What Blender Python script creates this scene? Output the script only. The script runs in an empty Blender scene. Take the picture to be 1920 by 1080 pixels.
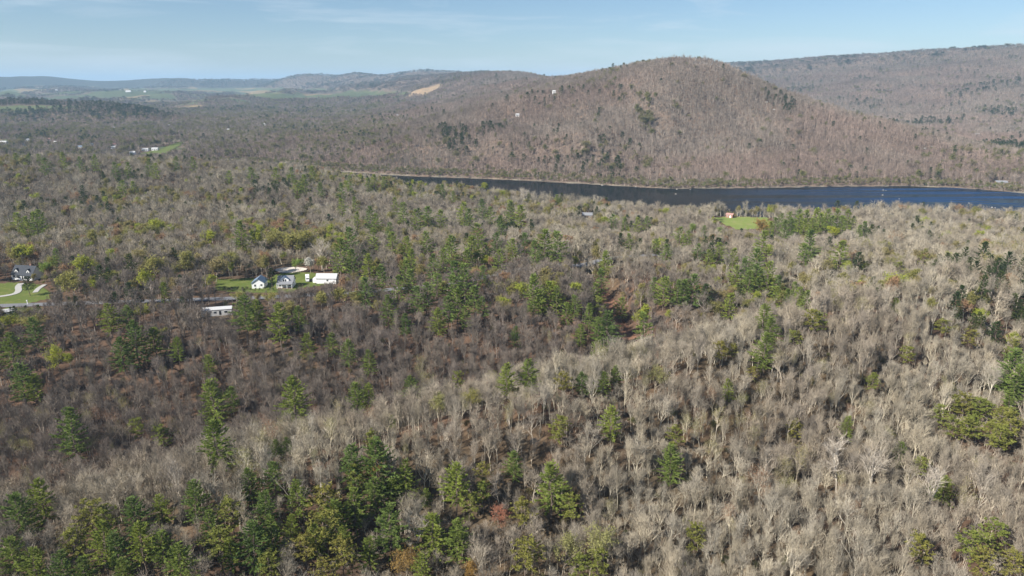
import bpy, math, random
import numpy as np

# ------------------------------------------------------------------ camera, sky, sun, exposure
SC = bpy.context.scene
COL = SC.collection
CAM_Z = 135.0
PITCH = math.radians(16.06)
FPX = 1330.0                      # focal length in pixels of a 1920 px wide frame
cam = bpy.data.cameras.new("camera")
cam.sensor_width = 36.0
cam.lens = 36.0 * FPX / 1920.0
cam.clip_start = 1.0
cam.clip_end = 120000.0
cam_o = bpy.data.objects.new("camera", cam)
cam_o.location = (0, 0, CAM_Z)
cam_o.rotation_euler = (math.radians(90) - PITCH, 0, 0)
COL.objects.link(cam_o)
SC.camera = cam_o

SUN_AZ = math.radians(238.0)      # clockwise from +Y: sun stands to the left, a little behind the camera
SUN_EL = math.radians(36.0)
world = bpy.data.worlds.new("World")
SC.world = world
world.use_nodes = True
wn, wl = world.node_tree.nodes, world.node_tree.links
wn.clear()
w_out = wn.new("ShaderNodeOutputWorld")
w_bg = wn.new("ShaderNodeBackground")
w_sky = wn.new("ShaderNodeTexSky")
w_sky.sky_type = 'NISHITA'
w_sky.sun_disc = False
w_sky.sun_elevation = SUN_EL
w_sky.sun_rotation = SUN_AZ
w_sky.altitude = 600.0
w_sky.air_density = 1.0
w_sky.dust_density = 0.3
w_sky.ozone_density = 5.0
w_bg.inputs['Strength'].default_value = 0.055
# thin cirrus veils: long stretched noise over the whole dome
tc = wn.new("ShaderNodeTexCoord")
mp = wn.new("ShaderNodeMapping")
mp.inputs['Rotation'].default_value = (0.0, math.radians(-9), math.radians(20))
mp.inputs['Scale'].default_value = (2.0, 1.5, 17.0)
n1 = wn.new("ShaderNodeTexNoise")
n1.inputs['Scale'].default_value = 1.9
n1.inputs['Detail'].default_value = 7.0
n1.inputs['Roughness'].default_value = 0.58
n1.inputs['Distortion'].default_value = 0.6
rp = wn.new("ShaderNodeMapRange")
rp.inputs['From Min'].default_value = 0.49
rp.inputs['From Max'].default_value = 0.72
rp.inputs['To Min'].default_value = 0.0
rp.inputs['To Max'].default_value = 0.50
mx = wn.new("ShaderNodeMix")
mx.data_type = 'RGBA'
mx.inputs['B'].default_value = (7.6, 8.3, 8.9, 1.0)
wl.new(tc.outputs['Generated'], mp.inputs['Vector'])
wl.new(mp.outputs['Vector'], n1.inputs['Vector'])
wl.new(n1.outputs['Fac'], rp.inputs['Value'])
wl.new(rp.outputs['Result'], mx.inputs['Factor'])
wl.new(w_sky.outputs['Color'], mx.inputs['A'])
wl.new(mx.outputs['Result'], w_bg.inputs['Color'])
wl.new(w_bg.outputs['Background'], w_out.inputs['Surface'])

sun = bpy.data.lights.new("sun", 'SUN')
sun.energy = 5.0
sun.angle = math.radians(0.53)
sun.color = (1.0, 0.95, 0.87)
sun_o = bpy.data.objects.new("sun", sun)
sun_o.rotation_euler = (math.radians(90) - SUN_EL, 0, math.pi - SUN_AZ)
sun_o.location = (0, 0, 400)
COL.objects.link(sun_o)

SC.view_settings.view_transform = 'Standard'
SC.view_settings.look = 'None'
SC.view_settings.exposure = 0.96
SC.view_settings.gamma = 1.0
SC.view_settings.use_curve_mapping = False
cy = SC.cycles
cy.max_bounces = 4
cy.diffuse_bounces = 2
cy.glossy_bounces = 2
cy.transmission_bounces = 2
cy.transparent_max_bounces = 4
cy.volume_bounces = 0
cy.use_denoising = True
cy.denoiser = "OPENIMAGEDENOISE"
cy.denoising_input_passes = "RGB_ALBEDO_NORMAL"
cy.denoising_prefilter = "ACCURATE"
cy.use_adaptive_sampling = False
cy.caustics_reflective = False
cy.caustics_refractive = False
cy.sample_clamp_indirect = 4.0
SC.render.use_persistent_data = False

# ------------------------------------------------------------------ numeric helpers
def hash2(ix,iy,s):
    h=(ix.astype(np.int64)*374761393+iy.astype(np.int64)*668265263+s*1442695041)&0xffffffff
    h=((h^(h>>13))*1274126177)&0xffffffff
    return ((h^(h>>16))&0xffff)/65535.0
def vnoise(x,y,s=0):
    x=np.asarray(x,float);y=np.asarray(y,float)
    ix=np.floor(x);iy=np.floor(y);fx=x-ix;fy=y-iy
    fx=fx*fx*fx*(fx*(fx*6-15)+10);fy=fy*fy*fy*(fy*(fy*6-15)+10)
    a=hash2(ix,iy,s);b=hash2(ix+1,iy,s);c=hash2(ix,iy+1,s);d=hash2(ix+1,iy+1,s)
    return (a+(b-a)*fx)*(1-fy)+(c+(d-c)*fx)*fy
def fbm(x,y,s=0,o=4):
    t=0;a=.5;n=0
    for i in range(o):
        t=t+a*(vnoise(x*2**i+17.3*i,y*2**i-9.1*i,s+i)-.5)*2;n+=a;a*=.5
    return t/n
def sst(a,b,x):
    t=np.clip((x-a)/(b-a),0,1);return t*t*(3-2*t)
def polydist(x,y,P):
    """distance to polyline, and interpolated extra columns, and signed side"""
    best=np.full(np.shape(x),1e18);ex=[np.zeros(np.shape(x)) for _ in range(len(P[0])-2)];sd=np.zeros(np.shape(x))
    for a,b in zip(P[:-1],P[1:]):
        dx,dy=b[0]-a[0],b[1]-a[1];L=dx*dx+dy*dy
        t=np.clip(((x-a[0])*dx+(y-a[1])*dy)/L,0,1)
        qx=x-a[0]-t*dx;qy=y-a[1]-t*dy;d=qx*qx+qy*qy
        m=d<best;best=np.where(m,d,best)
        for k in range(len(ex)): ex[k]=np.where(m,a[2+k]+t*(b[2+k]-a[2+k]),ex[k])
        sd=np.where(m,np.sign(dx*(y-a[1])-dy*(x-a[0])),sd)
    return np.sqrt(best),ex,sd
def smax(a,b,k):
    h=np.clip(.5+.5*(a-b)/k,0,1);return b+(a-b)*h+k*h*(1-h)

# ------------------------------------------------------------------ the lie of the land (metres, river level = 0)
NEAR_SHORE = [(-4000, 1000), (-800, 1080), (-520, 1120), (-330, 1030), (-126, 872), (0, 815), (108, 752), (175, 714), (241, 697),
              (387, 722), (485, 700), (700, 640), (1200, 520), (1900, 480)]
FAR_SHORE = [(-4000, 1030), (-800, 1150), (-560, 1240), (-470, 1255), (-273, 1140), (-163, 1086), (0, 1042), (105, 996), (207, 949), (316, 954),
             (430, 969), (542, 974), (602, 954), (658, 910), (900, 830), (1300, 720), (1900, 690)]
MOUNTAIN = [(-2600, 12500, 172, 2200), (-1500, 9000, 183, 1700), (-560, 5600, 187, 1150), (-160, 4300, 190, 900), (30, 3500, 179, 820), (120, 3000, 149, 740),
            (205, 2500, 144, 700), (300, 1980, 161, 680), (372, 1640, 179, 690), (430, 1590, 173, 640), (540, 1500, 115, 520), (650, 1400, 71, 430),
            (770, 1260, 33, 330), (860, 1130, 6, 220)]
EAST_RIDGE = [(1300, 7200, 272, 1500), (1650, 5300, 271, 1500), (2000, 4750, 287, 1550), (2300, 4300, 303, 1600), (2560, 3720, 309, 1600),
              (3300, 2600, 327, 1500)]
SPUR = [(-330, 60, 4, 70), (-140, 150, 13, 65), (-62, 196, 24, 60), (0, 222, 31, 58), (60, 246, 35, 58), (150, 292, 38, 72), (270, 372, 34, 95),
        (420, 470, 30, 110), (620, 560, 26, 120)]
RAVINE = [(-420, 190, 2, 60), (-230, 232, 1, 52), (-100, 268, 1, 46), (-10, 292, 2, 40), (66, 312, 3, 28), (62, 350, 6, 17), (56, 405, 10, 15), (50, 450, 17, 14)]
WEST_RIDGE = [(-3200, 2900, 62, 520), (-2300, 2650, 78, 480), (-1650, 2550, 72, 430), (-1330, 2420, 56, 330), (-1150, 2260, 34, 220)]
FAR_HILLS = [(-7680, 8160, 202, 862), (-6000, 8400, 219, 900), (-5184, 8880, 180, 750), (-4320, 9120, 196, 862), (-3552, 8640, 198, 825),
             (-2688, 8880, 183, 750), (-2256, 7920, 211, 862), (-1728, 7680, 198, 750), (-1248, 6960, 229, 825), (-576, 6720, 234, 900)]


def ridge(x, y, P, east=1.0):
    d, (z, w), sd = polydist(x, y, P)
    w = np.where(sd > 0, w * east, w)
    t = np.clip(d / w, 0, 1.6)
    f = np.exp(-1.9 * t ** 1.75)
    return z * f, d, w


def river_sd(x, y):
    """positive inside the channel: metres to the closer bank"""
    dn, _, sn = polydist(x, y, [(a, b) for a, b in NEAR_SHORE])
    df, _, sf = polydist(x, y, [(a, b) for a, b in FAR_SHORE])
    a = np.where(sn > 0, dn, -dn)
    b = np.where(sf > 0, -df, df)
    wig = 3.2 * fbm(x / 28, y / 28, 7, 3)
    return np.minimum(np.minimum(a, b) + wig, x + 720.0), (sf > 0)


def height(x, y):
    x = np.asarray(x, float)
    y = np.asarray(y, float)
    rs, beyond = river_sd(x, y)
    r = np.hypot(x, y)
    # this side of the river
    n = 22.0 - 14.0 * sst(430, 680, y + 0.10 * x) + fbm(x / 120, y / 120, 3) * 2.2 * sst(60, 200, np.abs(y - 400))
    n = n + 31 * np.exp(-((x + 590) / 350) ** 2 - ((y - 850) / 175) ** 2) + 8 * np.exp(-((x + 200) / 170) ** 2 - ((y - 700) / 110) ** 2)
    s, sd_, sw = ridge(x, y, SPUR)
    n0 = n
    front = sst(330, 240, y - 0.55 * np.clip(x, 0, 500) + 0.1 * np.clip(-x, 0, 300))
    n = n * (1 - front) + (4.0 + 14 * sst(0, 260, x)) * front
    n = smax(n, s + 1.5 * fbm(x / 40, y / 40, 9), 6.0)
    dr, (zr, wr), _ = polydist(x, y, RAVINE)
    k = np.exp(-(dr / wr) ** 2)
    n = n * (1 - k) + np.minimum(n, zr + fbm(x / 30, y / 30, 5) * 1.0) * k
    fd = np.clip(1 - np.hypot((x - 213) / 78, (y - 636) / 56), 0, 1)
    n = n + (12.0 - n) * sst(0, .28, fd)
    # beyond the river
    f = 6 + 0.011 * np.clip(y - 1000, 0, 3500) + 10 * sst(3500, 9000, y)
    amp = 2 + 48 * sst(1250, 2500, y) + 30 * sst(3200, 5200, y)
    f = f + np.maximum(fbm(x / 480, y / 760, 21, 5) - .10, -.25) * amp + fbm(x / 170, y / 170, 25, 4) * 5 * sst(1200, 1800, y)
    m, dm, wm = ridge(x, y, MOUNTAIN, 0.55)
    tm = np.clip(dm / wm, 0, 2)
    gull = fbm(x / 150 + 3, y / 230, 31, 4)
    m = m + gull * (25 * sst(.03, .4, tm) * sst(1.5, .8, tm) + 2.0) * sst(5, 60, m) * np.clip(wm / 650, .5, 2.2)
    e, de, we = ridge(x, y, EAST_RIDGE)
    te = np.clip(de / we, 0, 2)
    spurs = fbm((x + y) / 520, (y - x) / 1500, 41, 4)
    e = e + spurs * 46 * sst(.04, .45, te) * sst(1.3, .7, te) + fbm(x / 300, y / 300, 42, 3) * 8 * sst(1.4, .9, te)
    w, _, _ = ridge(x, y, WEST_RIDGE)
    w = w + fbm(x / 260, y / 260, 51, 4) * 14 * sst(5, 40, w)
    fh, _, _ = ridge(x, y, FAR_HILLS)
    fh = fh + fbm(x / 700, y / 700, 61, 4) * 44 * sst(20, 120, fh)
    f = smax(smax(smax(smax(f, m, 7), e, 8), w, 6), fh, 12)
    far2 = 190 * np.exp(-((y - 27000 - 0.1 * x) / 2500) ** 2) * (1 + .35 * fbm(x / 3000, y / 9000, 71, 4))
    f = smax(f, far2, 15)
    z = np.where(beyond, f, n)
    # channel
    bw = np.where(beyond, 130.0, 24.0)
    k = np.clip((2 - rs) / (bw + 2), 0, 1)
    k = k ** 1.15 * (1 - .3 * np.sin(np.pi * k))
    z = z * k + 0.7 * sst(4, -5, rs) - 2.2 * sst(-1.5, 8, rs)
    return z


def ray(u, v):
    a = (u - 960) / FPX
    b = (540 - v) / FPX
    c, s = math.cos(PITCH), math.sin(PITCH)
    return np.array([a, c + b * s, -s + b * c])


def at(u, v, up=0.0, tmin=90.0):
    """the spot on the ground that a line of sight meets (or would meet, were the land UP metres higher)"""
    d = ray(u, v)
    t = np.geomspace(tmin, 26000, 900)
    dz = CAM_Z + d[2] * t - (height(d[0] * t, d[1] * t) + up)
    i = int(np.argmax(dz < 0)) if (dz < 0).any() else len(t) - 1
    if i > 0:
        t = np.linspace(t[i - 1], t[i], 24)
        dz = CAM_Z + d[2] * t - (height(d[0] * t, d[1] * t) + up)
        i = max(1, int(np.argmax(dz < 0))) if (dz < 0).any() else 23
        k = dz[i - 1] / (dz[i - 1] - dz[i] + 1e-9)
        tt = t[i - 1] + k * (t[i] - t[i - 1])
    else:
        tt = t[0]
    return float(d[0] * tt), float(d[1] * tt), float(tt)


def project(x, y, z):
    c, s = math.cos(PITCH), math.sin(PITCH)
    dz = z - CAM_Z
    dep = y * c - dz * s
    up = y * s + dz * c
    return 960 + FPX * x / dep, 540 - FPX * up / dep, dep

# ------------------------------------------------------------------ materials
def new_mat(name, rough=0.9):
    m = bpy.data.materials.new(name)
    m.use_nodes = True
    nt = m.node_tree
    b = nt.nodes['Principled BSDF']
    b.inputs['Roughness'].default_value = rough
    b.inputs['Specular IOR Level'].default_value = 0.2
    return m, nt, b


def nnode(nt, typ, **kw):
    n = nt.nodes.new(typ)
    for k, v in kw.items():
        if k in n.inputs:
            n.inputs[k].default_value = v
        else:
            setattr(n, k, v)
    return n


def mixc(nt, blend, fac, a, b):
    n = nt.nodes.new('ShaderNodeMix')
    n.data_type = 'RGBA'
    n.blend_type = blend
    for key, val in (('Factor', fac), ('A', a), ('B', b)):
        s = n.inputs[key] if key == 'Factor' else [i for i in n.inputs if i.name == key and i.type == 'RGBA'][0]
        if hasattr(val, 'is_output'):
            nt.links.new(val, s)
        else:
            s.default_value = val if key == 'Factor' else (*val, 1.0)
    return [o for o in n.outputs if o.type == 'RGBA'][0]


def plain(name, col, rough=0.8, vary=0.15, scale=1.5):
    m, nt, b = new_mat(name, rough)
    t = nnode(nt, 'ShaderNodeTexCoord')
    n = nnode(nt, 'ShaderNodeTexNoise', Scale=scale, Detail=4.0)
    nt.links.new(t.outputs['Object'], n.inputs['Vector'])
    r = nnode(nt, 'ShaderNodeMapRange')
    r.inputs['To Min'].default_value = 1 - vary
    r.inputs['To Max'].default_value = 1 + vary
    nt.links.new(n.outputs['Fac'], r.inputs['Value'])
    c = nnode(nt, 'ShaderNodeCombineColor')
    for k in range(3):
        nt.links.new(r.outputs['Result'], c.inputs[k])
    nt.links.new(mixc(nt, 'MULTIPLY', 1.0, col, c.outputs['Color']), b.inputs['Base Color'])
    return m


def tinted(name, attr, gain, noise_amp=0.3, noise_scale=0.8, translucent=0.0, rough=0.85):
    """colour taken from the plant's own tint, with blotches through its volume"""
    m, nt, b = new_mat(name, rough)
    a = nnode(nt, 'ShaderNodeAttribute', attribute_type='INSTANCER', attribute_name=attr)
    g = nnode(nt, 'ShaderNodeNewGeometry')
    n = nnode(nt, 'ShaderNodeTexNoise', Scale=noise_scale, Detail=2.0)
    nt.links.new(g.outputs['Position'], n.inputs['Vector'])
    r = nnode(nt, 'ShaderNodeMapRange')
    r.inputs['From Min'].default_value = 0.25
    r.inputs['From Max'].default_value = 0.75
    r.inputs['To Min'].default_value = 1 - noise_amp
    r.inputs['To Max'].default_value = 1 + noise_amp
    nt.links.new(n.outputs['Fac'], r.inputs['Value'])
    c = nnode(nt, 'ShaderNodeCombineColor')
    for k in range(3):
        nt.links.new(r.outputs['Result'], c.inputs[k])
    col = mixc(nt, 'MULTIPLY', 1.0, a.outputs['Color'], c.outputs['Color'])
    col = mixc(nt, 'MULTIPLY', 1.0, col, gain)
    nt.links.new(col, b.inputs['Base Color'])
    b.inputs['Specular IOR Level'].default_value = 0.12
    if translucent:
        tr = nnode(nt, 'ShaderNodeBsdfTranslucent')
        mxs = nnode(nt, 'ShaderNodeMixShader')
        mxs.inputs[0].default_value = translucent
        nt.links.new(col, tr.inputs['Color'])
        nt.links.new(b.outputs[0], mxs.inputs[1])
        nt.links.new(tr.outputs[0], mxs.inputs[2])
        nt.links.new(mxs.outputs[0], nt.nodes['Material Output'].inputs['Surface'])
    return m


M = {}
M['bark'] = tinted('bark', 'tint', (1.14, 1.11, 1.06), 0.35, 0.6)
M['twig'] = tinted('twig', 'tint', (0.84, 0.80, 0.76), 0.22, 0.15)
M['pine_bark'] = plain('pine_bark', (0.16, 0.125, 0.10), 0.95, 0.3)
M['needle'] = tinted('needle', 'tint', (1, 1, 1), 0.28, 0.9, 0.36, 0.6)
M['leaf'] = tinted('leaf', 'leaf', (1, 1, 1), 0.25, 0.5, 0.35, 0.7)


def terrain_mat():
    m, nt, b = new_mat('land_cover', 0.95)
    a = nnode(nt, 'ShaderNodeAttribute', attribute_type='GEOMETRY', attribute_name='cover')
    g = nnode(nt, 'ShaderNodeNewGeometry')
    n = nnode(nt, 'ShaderNodeTexNoise', Scale=0.35, Detail=6.0, Roughness=0.65)
    n2 = nnode(nt, 'ShaderNodeTexNoise', Scale=0.03, Detail=3.0)
    for q in (n, n2):
        nt.links.new(g.outputs['Position'], q.inputs['Vector'])
    r1 = nnode(nt, 'ShaderNodeValToRGB')
    r1.color_ramp.elements[0].position = 0.3
    r1.color_ramp.elements[0].color = (0.62, 0.58, 0.56, 1)
    r1.color_ramp.elements[1].position = 0.72
    r1.color_ramp.elements[1].color = (1.4, 1.38, 1.32, 1)
    r2 = nnode(nt, 'ShaderNodeValToRGB')
    r2.color_ramp.elements[0].position = 0.35
    r2.color_ramp.elements[0].color = (0.85, 0.9, 0.9, 1)
    r2.color_ramp.elements[1].position = 0.7
    r2.color_ramp.elements[1].color = (1.15, 1.08, 1.0, 1)
    nt.links.new(n.outputs['Fac'], r1.inputs['Fac'])
    nt.links.new(n2.outputs['Fac'], r2.inputs['Fac'])
    c = mixc(nt, 'MULTIPLY', 1.0, a.outputs['Color'], r1.outputs['Color'])
    c = mixc(nt, 'MULTIPLY', 1.0, c, r2.outputs['Color'])
    nt.links.new(c, b.inputs['Base Color'])
    b.inputs['Specular IOR Level'].default_value = 0.05
    return m


def water_mat():
    m, nt, b = new_mat('river_water', 0.08)
    b.inputs['Base Color'].default_value = (0.006, 0.010, 0.016, 1)
    b.inputs['IOR'].default_value = 1.333
    b.inputs['Specular IOR Level'].default_value = 0.17
    b.inputs['Specular Tint'].default_value = (0.86, 0.93, 1.0, 1)
    g = nnode(nt, 'ShaderNodeNewGeometry')
    mp = nnode(nt, 'ShaderNodeMapping')
    mp.inputs['Rotation'].default_value = (0, 0, math.radians(24))
    mp.inputs['Scale'].default_value = (0.004, 0.050, 1)
    st = nnode(nt, 'ShaderNodeTexNoise', Scale=1.0, Detail=5.0, Roughness=0.6, Distortion=0.8)
    nt.links.new(g.outputs['Position'], mp.inputs['Vector'])
    nt.links.new(mp.outputs['Vector'], st.inputs['Vector'])
    # the riffles over the rock ledges lie upstream, to the east; slack water to the west
    sep = nnode(nt, 'ShaderNodeSeparateXYZ')
    nt.links.new(g.outputs['Position'], sep.inputs['Vector'])
    ex = nnode(nt, 'ShaderNodeMapRange', interpolation_type='SMOOTHSTEP')
    ex.inputs['From Min'].default_value = 180
    ex.inputs['From Max'].default_value = 620
    nt.links.new(sep.outputs['X'], ex.inputs['Value'])
    rf = nnode(nt, 'ShaderNodeMapRange', interpolation_type='SMOOTHSTEP')
    rf.inputs['From Min'].default_value = 0.40
    rf.inputs['From Max'].default_value = 0.58
    nt.links.new(st.outputs['Fac'], rf.inputs['Value'])
    mul = nnode(nt, 'ShaderNodeMath', operation='MULTIPLY')
    nt.links.new(ex.outputs['Result'], mul.inputs[0])
    nt.links.new(rf.outputs['Result'], mul.inputs[1])
    wv = nnode(nt, 'ShaderNodeTexNoise', Scale=0.9, Detail=3.0)
    nt.links.new(g.outputs['Position'], wv.inputs['Vector'])
    hs = nnode(nt, 'ShaderNodeMapRange')
    hs.inputs['To Min'].default_value = 0.03
    hs.inputs['To Max'].default_value = 1.0
    nt.links.new(mul.outputs[0], hs.inputs['Value'])
    bp = nnode(nt, 'ShaderNodeBump', Distance=1.3)
    nt.links.new(hs.outputs['Result'], bp.inputs['Strength'])
    nt.links.new(wv.outputs['Fac'], bp.inputs['Height'])
    rr = nnode(nt, 'ShaderNodeMapRange')
    rr.inputs['To Min'].default_value = 0.08
    rr.inputs['To Max'].default_value = 0.16
    nt.links.new(mul.outputs[0], rr.inputs['Value'])
    # rippled water seen at a low angle mirrors only about half of what a flat pool would
    fr = nnode(nt, 'ShaderNodeFresnel', IOR=1.333)
    nt.links.new(bp.outputs['Normal'], fr.inputs['Normal'])
    half = nnode(nt, 'ShaderNodeMath', operation='MULTIPLY')
    hm = nnode(nt, 'ShaderNodeMapRange')
    hm.inputs['To Min'].default_value = 0.52
    hm.inputs['To Max'].default_value = 0.36
    nt.links.new(mul.outputs[0], hm.inputs['Value'])
    nt.links.new(hm.outputs['Result'], half.inputs[1])
    nt.links.new(fr.outputs[0], half.inputs[0])
    gl = nnode(nt, 'ShaderNodeBsdfGlossy')
    nt.links.new(rr.outputs['Result'], gl.inputs['Roughness'])
    nt.links.new(bp.outputs['Normal'], gl.inputs['Normal'])
    df = nnode(nt, 'ShaderNodeBsdfDiffuse')
    nt.links.new(mixc(nt, 'MIX', mul.outputs[0], (.006, .009, .012), (.012, .046, .125)), df.inputs['Color'])  # blue sky reflection on the riffles is put into the diffuse colour
    ms = nnode(nt, 'ShaderNodeMixShader')
    nt.links.new(half.outputs[0], ms.inputs[0])
    nt.links.new(df.outputs[0], ms.inputs[1])
    nt.links.new(gl.outputs[0], ms.inputs[2])
    nt.links.new(ms.outputs[0], nt.nodes['Material Output'].inputs['Surface'])
    nt.nodes.remove(b)
    return m


M['land'] = terrain_mat()
M['water'] = water_mat()
M['grass'] = plain('lawn_grass', (0.095, 0.125, 0.024), 0.95, 0.35, 0.25)


def patchy(name, a, b_, c, s1, s2):
    m, nt, b = new_mat(name, 0.95)
    g = nnode(nt, 'ShaderNodeNewGeometry')
    cols = a
    for k, (sc, other) in enumerate(((s1, b_), (s2, c))):
        n = nnode(nt, 'ShaderNodeTexNoise', Scale=sc, Detail=5.0, Roughness=0.65)
        nt.links.new(g.outputs['Position'], n.inputs['Vector'])
        r = nnode(nt, 'ShaderNodeMapRange', interpolation_type='SMOOTHSTEP')
        r.inputs['From Min'].default_value = 0.45 if k == 0 else 0.54
        r.inputs['From Max'].default_value = 0.66 if k == 0 else 0.70
        nt.links.new(n.outputs['Fac'], r.inputs['Value'])
        cols = mixc(nt, 'MIX', r.outputs['Result'], cols, other)
    nt.links.new(cols, b.inputs['Base Color'])
    return m


M['grass'] = patchy('lawn_grass', (.095, .125, .024), (.13, .15, .035), (.17, .145, .065), .12, .35)
M['field_grass'] = patchy('field_grass', (.17, .215, .05), (.21, .24, .065), (.24, .215, .10), .05, .2)
M['asphalt'] = plain('asphalt', (0.17, 0.17, 0.18), 0.9, 0.15, 0.6)
M['gravel'] = plain('gravel', (0.36, 0.34, 0.31), 0.95, 0.2, 0.9)
M['sand'] = plain('sand', (0.58, 0.52, 0.45), 0.95, 0.12, 0.5)
M['rock'] = plain('rock', (0.36, 0.335, 0.30), 0.9, 0.3, 0.7)
M['straw'] = plain('straw_grass', (0.30, 0.22, 0.11), 0.95, 0.25, 0.2)
M['shore'] = plain('shore_gravel', (0.30, 0.265, 0.23), 0.95, 0.35, 0.12)
M['white'] = plain('white_siding', (0.80, 0.80, 0.79), 0.6, 0.05, 2.0)
M['trim'] = plain('white_trim', (0.82, 0.82, 0.81), 0.5, 0.03, 2.0)
M['slate'] = plain('charcoal_shingle', (0.045, 0.05, 0.06), 0.85, 0.25, 3.0)
M['blue_metal'] = plain('blue_metal_roof', (0.16, 0.22, 0.30), 0.45, 0.1, 1.0)
M['grey_shingle'] = plain('grey_shingle', (0.21, 0.215, 0.23), 0.85, 0.2, 3.0)
M['pale_roof'] = plain('pale_roof', (0.46, 0.46, 0.46), 0.6, 0.12, 1.0)
M['grey_siding'] = plain('grey_siding', (0.50, 0.50, 0.49), 0.7, 0.18, 1.2)
M['dark_glass'] = plain('dark_glass', (0.02, 0.025, 0.03), 0.15, 0.1)
M['shutter'] = plain('black_shutter', (0.02, 0.02, 0.024), 0.6, 0.1)
M['brick'] = plain('red_brick', (0.30, 0.165, 0.125), 0.9, 0.2, 2.0)
M['rust_roof'] = plain('rust_roof', (0.34, 0.20, 0.17), 0.8, 0.2, 1.0)
M['wood'] = plain('weathered_wood', (0.22, 0.17, 0.12), 0.9, 0.25, 2.0)
M['rubber'] = plain('tyre_rubber', (0.02, 0.02, 0.02), 0.9, 0.1)
M['concrete'] = plain('concrete', (0.38, 0.37, 0.35), 0.9, 0.12, 0.8)
M['blossom'] = plain('blossom', (0.6, 0.58, 0.55), 0.8, 0.2)

# ------------------------------------------------------------------ mesh helpers
class MB:
    def __init__(self):
        self.v, self.f, self.mi = [], [], []

    def add(self, vs, fs, mi=0):
        o = len(self.v)
        self.v.extend(vs)
        self.f.extend([tuple(i + o for i in f) for f in fs])
        self.mi.extend([mi] * len(fs))

    def box(self, x0, x1, y0, y1, z0, z1, mi=0):
        self.add([(x0, y0, z0), (x1, y0, z0), (x1, y1, z0), (x0, y1, z0), (x0, y0, z1), (x1, y0, z1), (x1, y1, z1), (x0, y1, z1)],
                 [(0, 3, 2, 1), (4, 5, 6, 7), (0, 1, 5, 4), (1, 2, 6, 5), (2, 3, 7, 6), (3, 0, 4, 7)], mi)

    def prism(self, prof, y0, y1, mi=0):
        """profile of (x, z) points swept along y"""
        n = len(prof)
        self.add([(x, y0, z) for x, z in prof] + [(x, y1, z) for x, z in prof],
                 [tuple(range(n)), tuple(range(2 * n - 1, n - 1, -1))] + [(i, i + n, (i + 1) % n + n, (i + 1) % n) for i in range(n)], mi)

    def prism_x(self, prof, x0, x1, mi=0):
        n = len(prof)
        self.add([(x0, y, z) for y, z in prof] + [(x1, y, z) for y, z in prof],
                 [tuple(range(n - 1, -1, -1)), tuple(range(n, 2 * n))] + [(i, (i + 1) % n, (i + 1) % n + n, i + n) for i in range(n)], mi)

    def tube(self, pts, rad, sides, mi=0):
        ring = []
        for i, p in enumerate(pts):
            a = pts[max(i - 1, 0)]
            b = pts[min(i + 1, len(pts) - 1)]
            d = norm((b[0] - a[0], b[1] - a[1], b[2] - a[2]))
            u = norm(cross(d, (0.31, 0.95, 0.02) if abs(d[1]) < .9 else (1, 0, 0)))
            w = cross(d, u)
            ring.append([(p[0] + rad[i] * (math.cos(6.2832 * k / sides) * u[0] + math.sin(6.2832 * k / sides) * w[0]),
                          p[1] + rad[i] * (math.cos(6.2832 * k / sides) * u[1] + math.sin(6.2832 * k / sides) * w[1]),
                          p[2] + rad[i] * (math.cos(6.2832 * k / sides) * u[2] + math.sin(6.2832 * k / sides) * w[2])) for k in range(sides)])
        vs = [q for r in ring for q in r]
        fs = [(i * sides + k, i * sides + (k + 1) % sides, (i + 1) * sides + (k + 1) % sides, (i + 1) * sides + k)
              for i in range(len(pts) - 1) for k in range(sides)]
        self.add(vs, fs, mi)

    def blade(self, p, d, L, w, rnd, mi=0):
        r = (rnd.uniform(-1, 1), rnd.uniform(-1, 1), rnd.uniform(-1, 1))
        s = norm(cross(d, r))
        h = w * .5
        self.add([(p[0] - s[0] * h, p[1] - s[1] * h, p[2] - s[2] * h), (p[0] + s[0] * h, p[1] + s[1] * h, p[2] + s[2] * h),
                  (p[0] + d[0] * L, p[1] + d[1] * L, p[2] + d[2] * L)], [(0, 1, 2)], mi)

    def mesh(self, name, mats):
        me = bpy.data.meshes.new(name)
        me.from_pydata(self.v, [], self.f)
        for m in mats:
            me.materials.append(m)
        if len(mats) > 1:
            me.polygons.foreach_set('material_index', self.mi)
        me.update()
        return me


def cross(a, b):
    return (a[1] * b[2] - a[2] * b[1], a[2] * b[0] - a[0] * b[2], a[0] * b[1] - a[1] * b[0])


def norm(a):
    l = math.sqrt(a[0] * a[0] + a[1] * a[1] + a[2] * a[2]) or 1.0
    return (a[0] / l, a[1] / l, a[2] / l)


def link(name, me, parent=None, loc=(0, 0, 0), rot=(0, 0, 0)):
    o = bpy.data.objects.new(name, me)
    COL.objects.link(o)
    o.location = loc
    o.rotation_euler = rot
    if parent is not None:
        o.parent = parent
    return o


def part(name, parent, mb, mat):
    return link(name, mb.mesh(name, [mat]), parent)


def thing(name, label, cat, loc, rz=0.0, group=None):
    o = link(name, None, None, loc, (0, 0, rz))
    o.empty_display_size = 1.0
    o['label'] = label
    o['category'] = cat
    if group:
        o['group'] = group
    return o


def big_mesh(name, verts, quads, mat):
    """numpy vertices and quads -> mesh"""
    me = bpy.data.meshes.new(name)
    me.vertices.add(len(verts))
    me.vertices.foreach_set('co', np.ascontiguousarray(verts, dtype=np.float32).ravel())
    nq = len(quads)
    me.loops.add(nq * 4)
    me.polygons.add(nq)
    me.loops.foreach_set('vertex_index', np.ascontiguousarray(quads, dtype=np.int32).ravel())
    me.polygons.foreach_set('loop_start', np.arange(0, nq * 4, 4, dtype=np.int32))
    me.polygons.foreach_set('use_smooth', np.ones(nq, dtype=bool))
    me.materials.append(mat)
    me.update(calc_edges=True)
    return me

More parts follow.
